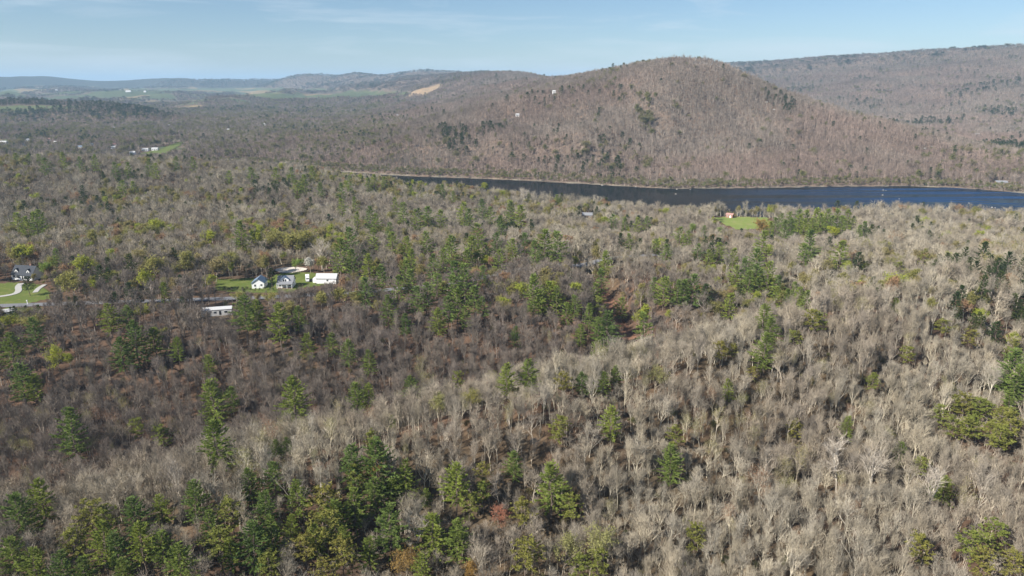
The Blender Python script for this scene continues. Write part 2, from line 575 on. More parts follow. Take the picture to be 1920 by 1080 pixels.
# ------------------------------------------------------------------ land cover
ROAD = [(-420, 342), (-330, 349), (-269, 356), (-200, 364), (-137, 371), (-80, 382), (-30, 402), (10, 436), (70, 470), (160, 500), (240, 545), (300, 600)]
TRAIL = [(78, 284), (72, 298), (66, 322), (62, 345), (58, 372), (57, 400), (52, 428)]


def in_poly(x, y, P):
    x = np.asarray(x, float)
    y = np.asarray(y, float)
    c = np.zeros(x.shape, bool)
    for (ax, ay), (bx, by) in zip(P, P[1:] + P[:1]):
        k = ((ay > y) != (by > y)) & (x < (bx - ax) * (y - ay) / (by - ay + 1e-12) + ax)
        c ^= k
    return c


def gpoly(pix, up=0.0):
    return [at(u, v, up)[:2] for u, v in pix]


LAWN_A = gpoly([(-60, 536), (20, 530), (75, 533), (92, 545), (96, 560), (40, 571), (-60, 573)])
LAWN_A2 = gpoly([(-60, 578), (40, 578), (75, 577), (80, 588), (40, 594), (-60, 597)])
LAWN_B = gpoly([(405, 524), (470, 522), (505, 525), (520, 514), (545, 511), (600, 512), (625, 518), (632, 530), (600, 536), (560, 541), (550, 549), (460, 549), (405, 545)])
FIELD = [(189, 667), (215, 670), (242, 667), (238, 640), (224, 612), (196, 608), (192, 635)]
BARN_FIELD = gpoly([(262, 289), (300, 281), (330, 268), (345, 265), (338, 273), (322, 282), (312, 290), (285, 293)])
SAND_C = at(545, 507)
CLEAR = [LAWN_A, LAWN_A2, LAWN_B, FIELD, BARN_FIELD]


def far_cover(x, y, z):
    """open farmland of the distant valley: 0 wood, 1 green pasture, 2 straw, 3 pale bare"""
    n = fbm(x / 620 + 5, y / 900, 81, 4) + 0.35 * fbm(x / 170, y / 260, 85, 2)
    ok = (y > 2300) & (x < 0.02 * y - 250) & (z < 92)
    lean = 0.42 * sst(5200, 2500, y) - 0.08 - 0.20 * sst(3300, 5200, y)
    c = np.where(ok & (n > 0.10 + lean), 1, 0)
    vil = (y > 1120) & (y < 1750) & (x < -520) & (x > -1250)
    c = np.where(vil & (fbm(x / 60, y / 110, 93, 3) > .34), 1, c)
    k = vnoise(x / 260, y / 330, 90)
    c = np.where((c == 1) & (k > .66), 2, c)
    for (u, v, rx, ry, kind) in ((790, 173.5, 95, 150, 3), (350, 203, 60, 120, 2), (45, 203, 170, 60, 1)):
        px, py, _ = FAR_SPOT[(u, v)]
        c = np.where(np.hypot((x - px) / rx, (y - py) / ry) < 1 + .25 * fbm(x / 120, y / 120, 95, 2), kind, c)
    return c


FAR_SPOT = {(u, v): at(u, v, 0, 1200) for u, v in ((790, 173.5), (350, 203), (45, 203))}

# ------------------------------------------------------------------ the ground: one sheet out to the horizon
def build_ground():
    az = np.concatenate([np.linspace(-180, -58, 36, endpoint=False), np.linspace(-58, 50, 380, endpoint=False), np.linspace(50, 180, 38)])
    az = np.radians(az)
    rr = np.concatenate([[0.5, 12, 25, 40, 55], np.geomspace(70, 1300, 300), np.geomspace(1310, 34000, 225)])
    A, R = np.meshgrid(az, rr)
    X, Y = R * np.sin(A), R * np.cos(A)
    Z = height(X, Y)
    nr, na = X.shape
    V = np.stack([X, Y, Z], -1).reshape(-1, 3)
    i = np.arange(nr - 1)[:, None] * na + np.arange(na - 1)[None, :]
    Q = np.stack([i, i + 1, i + na + 1, i + na], -1).reshape(-1, 4)[:, ::-1]
    me = big_mesh('ground', V, Q, M['land'])
    x, y, z = V[:, 0], V[:, 1], V[:, 2]
    litter = np.array([0.115, 0.076, 0.056])
    col = np.tile(litter, (len(V), 1))
    g = sst(-.1, .5, fbm(x / 60, y / 60, 101, 3))[:, None]
    col = col * (1 - .5 * g) + np.array([.10, .085, .052]) * .5 * g
    bey = (river_sd(x, y)[1])[:, None]
    col = np.where(bey, np.array([0.160, 0.122, 0.100]), col)
    rs = river_sd(x, y)[0]
    shore = (sst(-7, -2, rs) * (.35 + .65 * sst(-.3, .3, fbm(x / 22, y / 22, 103, 2))))[:, None]
    col = col * (1 - shore) + np.array([.22, .195, .16]) * shore
    c = far_cover(x, y, z)
    tone = (0.85 + .3 * vnoise(x / 300, y / 400, 99))[:, None]
    col = np.where((c == 1)[:, None], np.array([.095, .115, .058]) * tone, col)
    col = np.where((c == 2)[:, None], np.array([.24, .185, .105]) * tone, col)
    col = np.where((c == 3)[:, None], np.array([.29, .215, .145]) * tone, col)
    fw = sst(7500, 9500, np.hypot(x, y))[:, None]  # farthest woods painted darker: shade among their crowns put into the cover colour
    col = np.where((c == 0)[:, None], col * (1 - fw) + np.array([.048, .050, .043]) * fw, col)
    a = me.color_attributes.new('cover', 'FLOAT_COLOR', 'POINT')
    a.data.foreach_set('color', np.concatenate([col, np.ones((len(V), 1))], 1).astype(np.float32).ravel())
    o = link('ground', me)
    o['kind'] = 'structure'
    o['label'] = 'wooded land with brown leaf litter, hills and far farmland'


build_ground()


def sheet(name, poly, mat, up=0.12, step=2.5, label=None, kind='structure'):
    """a ground sheet that follows the land inside an outline"""
    P = np.array(poly)
    x0, y0 = P.min(0)
    x1, y1 = P.max(0)
    nx, ny = int((x1 - x0) / step) + 2, int((y1 - y0) / step) + 2
    X, Y = np.meshgrid(np.linspace(x0, x1, nx), np.linspace(y0, y1, ny))
    cx, cy_ = (X[:-1, :-1] + X[1:, 1:]) / 2, (Y[:-1, :-1] + Y[1:, 1:]) / 2
    keep = in_poly(cx, cy_, poly).ravel()
    V = np.stack([X, Y, height(X, Y) + up], -1).reshape(-1, 3)
    i = np.arange(ny - 1)[:, None] * nx + np.arange(nx - 1)[None, :]
    Q = np.stack([i, i + 1, i + nx + 1, i + nx], -1).reshape(-1, 4)[keep]
    o = link(name, big_mesh(name, V, Q, mat))
    o['kind'] = kind
    if label:
        o['label'] = label
    return o


def ribbon(name, P, wid, mat, up=0.2, label=None, step=4.0):
    pts = []
    for (ax, ay), (bx, by) in zip(P[:-1], P[1:]):
        n = max(2, int(math.hypot(bx - ax, by - ay) / step))
        for k in range(n):
            pts.append((ax + (bx - ax) * k / n, ay + (by - ay) * k / n))
    pts.append(P[-1])
    p = np.array(pts)
    for _ in range(3):
        p[1:-1] = (p[:-2] + 2 * p[1:-1] + p[2:]) / 4
    d = np.gradient(p, axis=0)
    d /= np.linalg.norm(d, axis=1)[:, None]
    nrm = np.stack([-d[:, 1], d[:, 0]], 1)
    offs = np.array([-.5, -.17, .17, .5]) * wid
    X = p[:, None, 0] + nrm[:, None, 0] * offs
    Y = p[:, None, 1] + nrm[:, None, 1] * offs
    zc = height(p[:, 0], p[:, 1])
    Z = np.maximum(height(X, Y), zc[:, None]) + up
    V = np.stack([X, Y, Z], -1).reshape(-1, 3)
    n, k = X.shape
    i = np.arange(n - 1)[:, None] * k + np.arange(k - 1)[None, :]
    Q = np.stack([i, i + 1, i + k + 1, i + k], -1).reshape(-1, 4)[:, ::-1]
    o = link(name, big_mesh(name, V, Q, mat))
    o['kind'] = 'structure'
    if label:
        o['label'] = label
    return o


# river surface: a flat sheet between the banks (its edges run under the shore)
def build_river():
    def resample(P, n):
        P = np.array(P, float)
        s = np.concatenate([[0], np.cumsum(np.hypot(*np.diff(P, axis=0).T))])
        t = np.linspace(0, s[-1], n)
        return np.stack([np.interp(t, s, P[:, 0]), np.interp(t, s, P[:, 1])], 1)
    a, b = resample(NEAR_SHORE, 220), resample(FAR_SHORE, 220)
    k = np.linspace(-.12, 1.12, 14)[None, :, None]
    G = a[:, None] * (1 - k) + b[:, None] * k
    V = np.concatenate([G, np.zeros(G.shape[:2] + (1,))], -1).reshape(-1, 3)
    m = G.shape[1]
    i = np.arange(219)[:, None] * m + np.arange(m - 1)[None, :]
    Q = np.stack([i, i + m, i + m + 1, i + 1], -1).reshape(-1, 4)
    o = link('river_water', big_mesh('river_water', V, Q, M['water']))
    o['kind'] = 'structure'
    o['label'] = 'dark slow river with blue riffles'


build_river()
ribbon('road', ROAD, 6.2, M['asphalt'], 0.22, 'grey country road along the bench')
sheet('lawn', LAWN_A, M['grass'], .12, 2.0, 'green front lawn of the dark-roofed house')
sheet('lawn', LAWN_A2, M['grass'], .12, 2.0, 'green verge below the road')
sheet('lawn', LAWN_B, M['grass'], .12, 2.0, 'green lawn around the white sheds')
sheet('field', FIELD, M['field_grass'], .25, 3.0, 'bright green hay field by the river')
sheet('field', BARN_FIELD, M['grass'], .6, 8.0, 'green pasture around the far barns')
ribbon('driveway', gpoly([(-80, 562), (0, 557), (30, 552), (36, 545), (33, 538), (40, 532)]), 3.2, M['concrete'], .3, 'pale curving driveway on the lawn', 2.0)
ribbon('driveway', gpoly([(66, 549), (72, 541), (85, 534)]), 2.6, M['concrete'], .3, 'pale driveway arm by the yard conifer', 2.0)
rr_pts = [(x, y + 34) for x, y in FAR_SHORE[4:15]]
ribbon('riverside_track', rr_pts, 5.0, M['shore'], .5, 'pale gravel track along the far bank', 10.0)
ribbon('woodland_track', TRAIL, 8.5, plain('bare_earth', (0.20, 0.105, 0.065), 0.95, .3, .4), .15, 'bare brown earth strip down the ravine', 2.5)

# ------------------------------------------------------------------ tree shapes
def tilt(d, ang, rnd):
    r = (rnd.gauss(0, 1), rnd.gauss(0, 1), rnd.gauss(0, 1))
    s = norm(cross(d, r))
    c, k = math.cos(ang), math.sin(ang)
    return (d[0] * c + s[0] * k, d[1] * c + s[1] * k, d[2] * c + s[2] * k)


def skeleton(seed, H, form):
    """branches as (level, points, base radius); forest-grown crown, limbs reaching upwards"""
    rnd = random.Random(seed)
    out = []

    def grow(p, d, L, r, lev):
        segs = (6, 4, 3, 2, 1)[lev]
        wob = (.06, .16, .22, .28, .3)[lev]
        lift = (.03, .16, .18, .14, .08)[lev]
        pts = [p]
        dirs = []
        for _ in range(segs):
            d = norm((d[0] + rnd.gauss(0, wob), d[1] + rnd.gauss(0, wob), d[2] + rnd.gauss(0, wob) * .5 + lift))
            dirs.append(d)
            p = (p[0] + d[0] * L / segs, p[1] + d[1] * L / segs, p[2] + d[2] * L / segs)
            pts.append(p)
        out.append((lev, pts, r))
        if lev == 4:
            return
        n = (nlimb, 6, 5, 2)[lev]
        for k in range(n):
            if lev == 0:
                t = t0 + (1 - t0) * (k + rnd.random() * .8) / n
            else:
                t = .22 + .78 * (k + rnd.random()) / n
            t = min(t, .995)
            j = int(t * segs)
            f = t * segs - j
            q = tuple(pts[j][i] + (pts[j + 1][i] - pts[j][i]) * f for i in range(3))
            if lev == 0:
                ang = rnd.uniform(*limb_ang) * (1.25 - .6 * t)
                l2 = H * rnd.uniform(.28, .44) * (1.25 - .62 * (t - t0) / (1 - t0 + 1e-6))
                r2 = r * rnd.uniform(.38, .6) * (1.1 - .5 * t)
            else:
                ang = rnd.uniform(.30, .72)
                l2 = L * rnd.uniform(.34, .58) * (1.15 - .5 * t)
                r2 = r * rnd.uniform(.42, .6) * (1.1 - .45 * t)
            if lev == 3:
                l2 = rnd.uniform(.8, 1.7)
                ang *= .75
            if lev == 2:
                l2 = max(l2, rnd.uniform(1.3, 2.4))
            grow(q, tilt(dirs[j], ang, rnd), l2, r2, lev + 1)

    nlimb = rnd.randint(8, 11)
    lean = (rnd.gauss(0, .05), rnd.gauss(0, .05), 1)
    if form == 'fork':
        t0, limb_ang, trunk = .62, (.24, .50), H * .52
    elif form == 'broad':
        t0, limb_ang, trunk = .42, (.52, .92), H * .66
    else:
        t0, limb_ang, trunk = .36, (.36, .70), H * .80
    grow((0, 0, -.6), norm(lean), trunk, H * .0125 + .03, 0)
    top = max(p[2] for _, pts, _ in out for p in pts)
    k = H / top
    return [(l, [(a * k, b * k, c * k) for a, b, c in pts], r) for l, pts, r in out]


def bare_parts(seed, H, form, lod):
    rnd = random.Random(seed + 7)
    tr, cr = MB(), MB()
    tw = (1.0, 1.6, 2.6)[lod]
    for lev, pts, r in skeleton(seed, H, form):
        n = len(pts)
        if lev == 0:
            tr.tube(pts, [max(.03, r * (1 - .72 * i / (n - 1)) * (1.15 if lod else 1)) for i in range(n)], (6, 4, 3)[lod])
        elif lev == 1:
            if lod == 2:
                tr.blade(pts[0], norm(tuple(pts[-1][i] - pts[0][i] for i in range(3))), math.dist(pts[0], pts[-1]), r * 2.6, rnd)
            else:
                tr.tube(pts, [max(.04, 1.2 * r * (1 - .75 * i / (n - 1))) for i in range(n)], (4, 3)[lod])
        elif lev == 2:
            if lod == 0:
                cr.tube(pts, [max(.045, r * 1.25 * (1 - .75 * i / (n - 1))) for i in range(n)], 3)
            else:
                if lod == 2 and rnd.random() < .35:
                    continue
                cr.blade(pts[0], norm(tuple(pts[-1][i] - pts[0][i] for i in range(3))), math.dist(pts[0], pts[-1]), max(.07, r * 2.6) * tw * .8, rnd)
        elif lev == 3:
            if lod == 2 and rnd.random() < .72:
                continue
            if lod == 0:
                for a, b in zip(pts[:-1], pts[1:]):
                    cr.blade(a, norm(tuple(b[i] - a[i] for i in range(3))), math.dist(a, b) * 1.3, .062, rnd)
            else:
                cr.blade(pts[0], norm(tuple(pts[-1][i] - pts[0][i] for i in range(3))), math.dist(pts[0], pts[-1]) * 1.2, .06 * tw, rnd)
        else:
            if lod == 1 and rnd.random() < .72:
                continue
            if lod == 2 and rnd.random() < .95:
                continue
            d = norm(tuple(pts[-1][i] - pts[0][i] for i in range(3)))
            cr.blade(pts[0], d, math.dist(pts[0], pts[-1]), .038 * tw, rnd)
    return tr, cr


def leaf_parts(seed, H, lod, dens=1.0, size=1.0):
    """a leafing-out tree: limbs as above, small leaves in clumps along the outer branches"""
    rnd = random.Random(seed + 11)
    tr, cr = MB(), MB()
    for lev, pts, r in skeleton(seed, H, 'broad' if seed % 2 else 'tall'):
        n = len(pts)
        d = norm(tuple(pts[-1][i] - pts[0][i] for i in range(3)))
        L = math.dist(pts[0], pts[-1])
        if lev == 0:
            tr.tube(pts, [max(.03, r * (1 - .72 * i / (n - 1))) for i in range(n)], 5 - min(lod, 2))
        elif lev == 1:
            tr.tube(pts, [max(.022, r * (1 - .8 * i / (n - 1))) for i in range(n)], 3)
        elif lev == 2:
            tr.blade(pts[0], d, L, max(.06, r * 2.4), rnd)
        elif lev == 3:
            if rnd.random() < .8:
                tr.blade(pts[0], d, L, .05, rnd)
            k = int((9, 6, 2)[lod] * dens * rnd.uniform(.3, 1.5) + .5)
            s = (.30, .46, .75)[lod] * size
            for _ in range(k):
                t = rnd.uniform(.2, 1.25)
                p = tuple(pts[0][i] + d[i] * L * t + rnd.gauss(0, .28) for i in range(3))
                cr.blade(p, norm((rnd.gauss(0, 1), rnd.gauss(0, 1), rnd.gauss(0, .7))), s * rnd.uniform(.7, 1.4), s * rnd.uniform(.7, 1.1), rnd)
    return tr, cr


def pine_parts(seed, H, lod):
    """white pine: whorled limbs, plumes of needles, open irregular cone"""
    rnd = random.Random(seed + 23)
    tr, cr = MB(), MB()
    lean = (rnd.gauss(0, .015), rnd.gauss(0, .015))
    axis = lambda z: (lean[0] * z + .12 * math.sin(z * .5 + seed), lean[1] * z + .12 * math.cos(z * .43 + seed), z)
    zs = [-.6] + [H * k / 7 for k in range(1, 8)]
    tr.tube([axis(z) for z in zs], [max(.04, .20 * (1 - .9 * max(z, 0) / H)) for z in zs], (6, 4, 3)[lod])
    R = H * rnd.uniform(.225, .29)
    z0 = H * rnd.uniform(.16, .34)
    z = z0
    step = (.62, 1.0, 1.9)[lod]
    lop = rnd.uniform(0, 6.28)
    while z < H - .25:
        t = (z - z0) / (H - z0)
        nb = rnd.randint(4, 6)
        a0 = rnd.uniform(0, 6.28)
        for b in range(nb):
            a = a0 + 6.283 * b / nb + rnd.gauss(0, .2)
            L = R * (1 - t) ** .60 * (.62 + .38 * min(1, t / .22)) * rnd.choice((.55, .8, .95, 1.05, 1.2)) * (1 + .18 * math.cos(a - lop)) + .25
            el = math.radians(-6 + 46 * t ** 1.3 + rnd.gauss(0, 7))
            zz = z + rnd.gauss(0, .14)
            base = axis(zz)
            d = (math.cos(a) * math.cos(el), math.sin(a) * math.cos(el), math.sin(el))
            tip = tuple(base[i] + d[i] * L for i in range(3))
            if lod < 2:
                tr.blade(base, d, L * .95, .09, rnd)
            n = max(2, int(L / (.36, .75, 1.5)[lod]))
            for k in range(n):
                f = .22 + .80 * (k + rnd.random() * .6) / n
                curl = .10 * L * f * f
                p = (base[0] + d[0] * L * f + rnd.gauss(0, .10), base[1] + d[1] * L * f + rnd.gauss(0, .10), base[2] + d[2] * L * f + curl + rnd.gauss(0, .07))
                m = (6, 5, 4)[lod]
                for _ in range(m):
                    side = rnd.gauss(0, .75)
                    dd = norm((d[0] - d[1] * side + rnd.gauss(0, .25), d[1] + d[0] * side + rnd.gauss(0, .25), d[2] + rnd.gauss(.26, .34)))
                    w = (.25, .40, .72)[lod] * rnd.uniform(.8, 1.3)
                    cr.blade((p[0] - dd[0] * .12, p[1] - dd[1] * .12, p[2] - dd[2] * .12), dd, (.62, .95, 1.6)[lod] * rnd.uniform(.75, 1.2), w, rnd)
        z += step * rnd.uniform(.8, 1.2) * (1 - .35 * t)
    for _ in range(6):
        p = axis(H - .9 + rnd.random() * .6)
        cr.blade(p, norm((rnd.gauss(0, .4), rnd.gauss(0, .4), 1)), .9, (.16, .3, .6)[lod], rnd)
    return tr, cr


def scrub_parts(seed, H, lod):
    """scrub pine: crooked stem, rounded ragged crown of flat needle pads"""
    rnd = random.Random(seed + 37)
    tr, cr = MB(), MB()
    kx, ky = rnd.gauss(0, .09), rnd.gauss(0, .09)
    axis = lambda z: (kx * z + .25 * math.sin(z * .5 + seed), ky * z + .25 * math.cos(z * .6 + seed), z)
    zs = [-.6] + [H * .95 * k / 6 for k in range(1, 7)]
    tr.tube([axis(z) for z in zs], [max(.04, .17 * (1 - .85 * max(z, 0) / H)) for z in zs], (5, 4, 3)[lod])
    z0 = H * rnd.uniform(.36, .5)
    R = H * rnd.uniform(.22, .29)
    for b in range((30, 22, 12)[lod]):
        t = (b + rnd.random()) / (30, 22, 12)[lod]
        z = z0 + (H - z0) * t
        a = b * 2.4 + rnd.gauss(0, .5)
        L = R * (math.sin(math.pi * min(1, .18 + .80 * t)) ** .7) * rnd.uniform(.55, 1.2) + .3
        el = math.radians(8 + 34 * t + rnd.gauss(0, 12))
        base = axis(z * .96)
        d = (math.cos(a) * math.cos(el), math.sin(a) * math.cos(el), math.sin(el))
        tr.blade(base, d, L, .11, rnd)
        for k in range((9, 6, 3)[lod]):
            f = rnd.uniform(.35, 1.08)
            p = (base[0] + d[0] * L * f + rnd.gauss(0, .32), base[1] + d[1] * L * f + rnd.gauss(0, .32), base[2] + d[2] * L * f + rnd.gauss(.08, .13))
            for _ in range((7, 5, 3)[lod]):
                dd = norm((rnd.gauss(0, 1), rnd.gauss(0, 1), rnd.gauss(.38, .4)))
                cr.blade(p, dd, (.50, .7, 1.25)[lod] * rnd.uniform(.7, 1.2), (.23, .34, .65)[lod] * rnd.uniform(.8, 1.3), rnd)
    return tr, cr


def join_mesh(name, tr, cr, m0, m1):
    mb = MB()
    mb.add(tr.v, tr.f, 0)
    mb.add(cr.v, cr.f, 1)
    return mb.mesh(name, [m0, m1])


def template_collection(name, meshes):
    c = bpy.data.collections.new(name)
    for i, me in enumerate(meshes):
        c.objects.link(bpy.data.objects.new("%s_%02d" % (name, i), me))
    return c


FORMS = ('tall', 'fork', 'tall', 'broad', 'fork', 'tall', 'fork', 'tall')
BARE0 = [bare_parts(100 + i, 16.0, FORMS[i], 0) for i in range(8)]
BARE1 = [bare_parts(100 + i, 16.0, FORMS[i], 1) for i in range(8)]
BARE2 = [bare_parts(200 + i, 16.0, FORMS[i], 2) for i in range(8)]
PINE0 = [pine_parts(i, 16.0, 0) for i in range(6)]
PINE1 = [pine_parts(i, 16.0, 1) for i in range(6)]
PINE2 = [pine_parts(i, 16.0, 2) for i in range(4)]
SCRUB0 = [scrub_parts(i, 12.0, 0) for i in range(5)]
SCRUB1 = [scrub_parts(i, 12.0, 1) for i in range(5)]
LEAF0 = [leaf_parts(300 + i, 14.0, 0) for i in range(5)]
LEAF1 = [leaf_parts(300 + i, 14.0, 1) for i in range(5)]
LEAF2 = [leaf_parts(300 + i, 14.0, 2) for i in range(4)]


def two(parts, m0, m1, nm):
    return [(a.mesh(nm + '_trunk', [m0]), b.mesh(nm + '_crown', [m1])) for a, b in parts]


SHAPES = {
    'bare': two(BARE0, M['bark'], M['twig'], 'bare'),
    'pine': two(PINE0, M['pine_bark'], M['needle'], 'pine'),
    'pine_far': two(PINE1, M['pine_bark'], M['needle'], 'pine'),
    'scrub': two(SCRUB0, M['pine_bark'], M['needle'], 'scrub'),
    'scrub_far': two(SCRUB1, M['pine_bark'], M['needle'], 'scrub'),
    'leaf': two(LEAF0, M['bark'], M['leaf'], 'leaf'),
    'leaf_far': two(LEAF1, M['bark'], M['leaf'], 'leaf'),
}
UNIT = {'bare': 16.0, 'pine': 16.0, 'pine_far': 16.0, 'scrub': 12.0, 'scrub_far': 12.0, 'leaf': 14.0, 'leaf_far': 14.0}


def joined(parts, m0, m1, nm):
    return template_collection(nm, [join_mesh(nm, a, b, m0, m1) for a, b in parts])


BUD0 = [leaf_parts(320 + i, 16.0, 0, .45, .62) for i in range(4)]
C_BARE0 = template_collection('stand_bare', [join_mesh('stand_bare', a, b, M['bark'], M['twig']) for a, b in BARE0]
                              + [join_mesh('stand_bare', a, b, M['bark'], M['leaf']) for a, b in BUD0])
C_MID = template_collection('stand_mid', [join_mesh('stand_mid', a, b, M['bark'], M['twig']) for a, b in BARE1]
                            + [join_mesh('stand_mid', a, b, M['bark'], M['leaf']) for a, b in LEAF1]
                            + [join_mesh('stand_mid', a, b, M['pine_bark'], M['needle']) for a, b in PINE1[:4]])
C_FAR = template_collection('stand_far', [join_mesh('stand_far', a, b, M['bark'], M['twig']) for a, b in BARE2]
                            + [join_mesh('stand_far', a, b, M['bark'], M['leaf']) for a, b in LEAF2]
                            + [join_mesh('stand_far', a, b, M['pine_bark'], M['needle']) for a, b in PINE2])
RND = random.Random(4242)
OPEN = []           # spots that stand open towards the south-west: (x, y, height that stays free, half width)
TREES = []          # (x, y, radius) of every tree built singly


def tree(shape, name, label, cat, x, y, H, tint, leaf=None, wide=1.0, group=None, var=None, rz=None):
    parts = SHAPES[shape]
    tm, cm = parts[(RND.randrange(len(parts)) if var is None else var) % len(parts)]
    k = H / UNIT[shape]
    o = thing(name, label, cat, (x, y, float(height(x, y))), RND.uniform(0, 6.283) if rz is None else rz, group)
    o.scale = (k * wide, k * wide, k)
    a = link('trunk', tm, o)
    b = link('crown', cm, o)
    for q in (a, b):
        q['tint'] = [float(c) for c in tint]
        if leaf is not None:
            q['leaf'] = [float(c) for c in leaf]
    TREES.append((x, y, k * wide * 3.0, H if shape[:4] != 'bare' else 0.0))
    if shape[:4] != 'bare':
        OPEN.append((x, y, float(height(x, y)) + .34 * H, k * wide * 2.8))
    return o


def top_at(u, v, px, frac=.78, lo=6.0, hi=24.0):
    """where a tree stands whose crown tops out along a line of sight and spans PX pixels"""
    Ht = 14.0
    for _ in range(3):
        x, y, t = at(u, v, Ht * .96)
        dep = t
        Ht = min(hi, max(lo, px * dep / FPX / math.cos(PITCH) / frac))
    return x, y, Ht

# ------------------------------------------------------------------ conifers seen singly: (u, v of the top, crown span in pixels of the 1920 px frame)
WHITE_PINES = """30 930 85;72 905 85;113 1037 80;187 985 85;246 935 70;262 985 85;297 930 60;360 905 80;335 1025 85;465 882 62;511 870 62;494 925 75;
556 906 78;470 985 85;506 972 75;545 968 45;626 940 70;402 800 88;396 718 80;432 728 42;549 712 92;128 770 95;515 822 34;536 815 34;440 846 32;
658 838 80;703 828 100;756 868 70;662 918 72;797 918 36;853 874 85;963 848 50;1036 874 85;1146 766 68;1262 838 68;730 952 92;810 966 75;856 978 82;790 1042 60;
690 738 58;770 708 46;668 722 62;735 772 28;950 684 56;990 676 54;656 430 62;700 432 40;735 438 38;762 446 36;800 438 42;845 446 52;885 448 46;1020 434 52;1046 438 56;
1135 474 40;1128 508 42;855 496 56;872 500 60;820 516 46;798 532 46;856 546 62;840 560 52;726 556 54;684 524 48;780 540 44;872 578 42;1000 520 68;1030 528 54;
1063 556 36;1078 556 36;1105 578 40;1141 588 76;1122 600 50;1207 608 52;1118 534 40;966 614 34;652 640 52;690 658 44;1132 700 44;1092 700 36;1156 688 36;
1246 522 48;1272 528 42;1228 522 36;957 380 52;976 388 44;1432 437 66;1418 470 50;1350 458 40;1376 468 36;1398 488 46;1420 500 46;1442 494 54;1460 520 40;1520 435 64;1510 460 40;1577 456 46;
1300 518 50;1285 528 40;1370 554 46;1436 574 50;1448 598 44;1436 628 62;1514 548 38;1500 540 36;1492 556 30;1680 560 26;1365 712 40;1590 782 42;1905 660 80;1912 690 70;1896 734 50;
1775 896 46;1690 830 36;1756 900 40;450 418 52;634 452 64;105 470 40;200 572 50;236 576 44;62 598 52;15 628 56;250 606 70;226 636 56;286 618 50;330 636 48;36 686 62;62 704 50;
455 558 76;476 566 50;520 572 72;560 576 42;390 668 36;575 628 42;622 626 42;305 532 38;
116 288 28;84 298 32;150 296 34;176 292 38;215 306 30;240 306 30;277 300 42;290 308 36;330 296 26;360 296 26;470 316 28;545 316 32;585 314 36;30 288 20;52 290 20;72 290 20;515 318 28;430 322 24;
228 340 26;250 342 24;655 332 30;690 336 26;702 330 30;720 334 26;770 350 18;830 348 22;990 362 18;1045 366 20;695 390 44;755 382 40;780 396 36;802 390 38;870 382 40;905 376 40;896 424 44;640 346 30;600 344 28;
570 330 32;555 340 32;1465 404 34;1480 400 34;1498 396 38;1514 398 36;1532 394 38;1552 395 38;1572 396 36;1592 398 36;1484 412 32;1508 414 32;1526 412 30;1600 408 26;1622 418 30;1456 412 32;1472 416 32;1500 406 34;1540 404 34;1560 408 32;1580 408 32;1446 418 28;1612 424 26;1196 410 28;1214 408 28;
1150 404 26;1172 410 26;1275 428 30;1320 424 22;1290 434 28;65 402 42;30 402 36;75 398 40;48 410 36;706 404 34;730 420 34;826 398 34;940 408 36;930 440 36;875 470 34;910 458 34;668 400 30;20 1010 70;60 1030 70;150 1050 70;215 1000 75;225 1050 60;300 1000 70;390 960 70;430 1010 65;590 985 60;640 990 60;690 1010 60;700 900 60;735 900 50;
660 470 44;690 480 40;715 500 44;760 490 44;745 520 44;770 510 40;810 480 40;830 470 44;905 500 36;935 470 36;960 450 36;985 440 36;1005 455 40;770 470 40;850 520 44;890 540 44;905 560 40;820 580 46;760 590 40;1010 545 44;1045 545 40;
1180 440 30;1230 450 30;1250 460 30;1310 460 32;1330 470 32;1380 500 36;1405 510 40;1455 540 40;1475 545 36;1490 530 34;1090 610 40;1120 640 44;1165 560 36;640 375 30;665 372 28;740 372 26;850 360 22;880 395 34;920 392 34"""
SCRUB_PINES = """165 944 60;200 955 50;410 1000 60;430 940 52;600 920 60;608 960 62;640 1020 60;575 1010 50;910 872 44;905 905 40;1040 782 44;975 938 52;1120 1036 52;1090 1046 44;985 1020 60;
700 815 40;1740 1012 52;1308 988 46;1825 1000 60;1850 1036 50;1795 745 34;1812 742 38;1832 748 36;1850 756 34;1790 782 38;1812 786 40;1836 784 42;1860 792 44;1885 770 46;1905 780 50;1880 800 46;1730 862 34;
1490 622 26;1356 644 36;1376 646 26;1690 494 24;1730 470 26;1520 582 36;1540 590 30;1270 800 36;1120 560 36;250 786 36;310 798 40;1060 700 34;1640 700 30;1500 790 34;1900 640 34;1760 760 34;
880 930 40;660 880 50;1765 600 28;1820 620 28;1700 650 30;860 700 30;1410 690 24;1868 980 50;1906 1040 50;1075 930 44;500 1040 50;610 1050 50;140 1000 55"""


def parse(s):
    return [tuple(float(q) for q in a.split()) for a in s.replace('\n', '').split(';') if a.strip()]


def zone(x, y):
    """where a tree stands, told by things one can find"""
    d, (z, w), sd = polydist(np.array(x), np.array(y), SPUR)
    dr = float(polydist(np.array(x), np.array(y), [p[:2] for p in ROAD])[0])
    dt = float(polydist(np.array(x), np.array(y), TRAIL)[0])
    rs = float(river_sd(np.array(x), np.array(y))[0])
    if dt < 22:
        return 'beside the bare ravine strip'
    if dr < 28:
        return 'close to the country road'
    if rs > -75:
        return 'near the river bank'
    if math.hypot(x - 213, y - 638) < 75:
        return 'beside the hay field'
    if y < 250 + 0.42 * max(x, 0) and float(sd) <= 0:
        return 'on the near spur face' if x < 20 else 'on the broad pale slope'
    if float(d) < 30:
        return 'on the pale spur crest'
    if y < 350:
        return 'in the hollow behind the spur'
    if x < -330 or y > 640:
        return 'on the wooded rise before the river'
    if y < 470:
        return 'in the woods around the houses'
    return 'in the woods between houses and river'


MARKS = []      # single trees that others can be told by


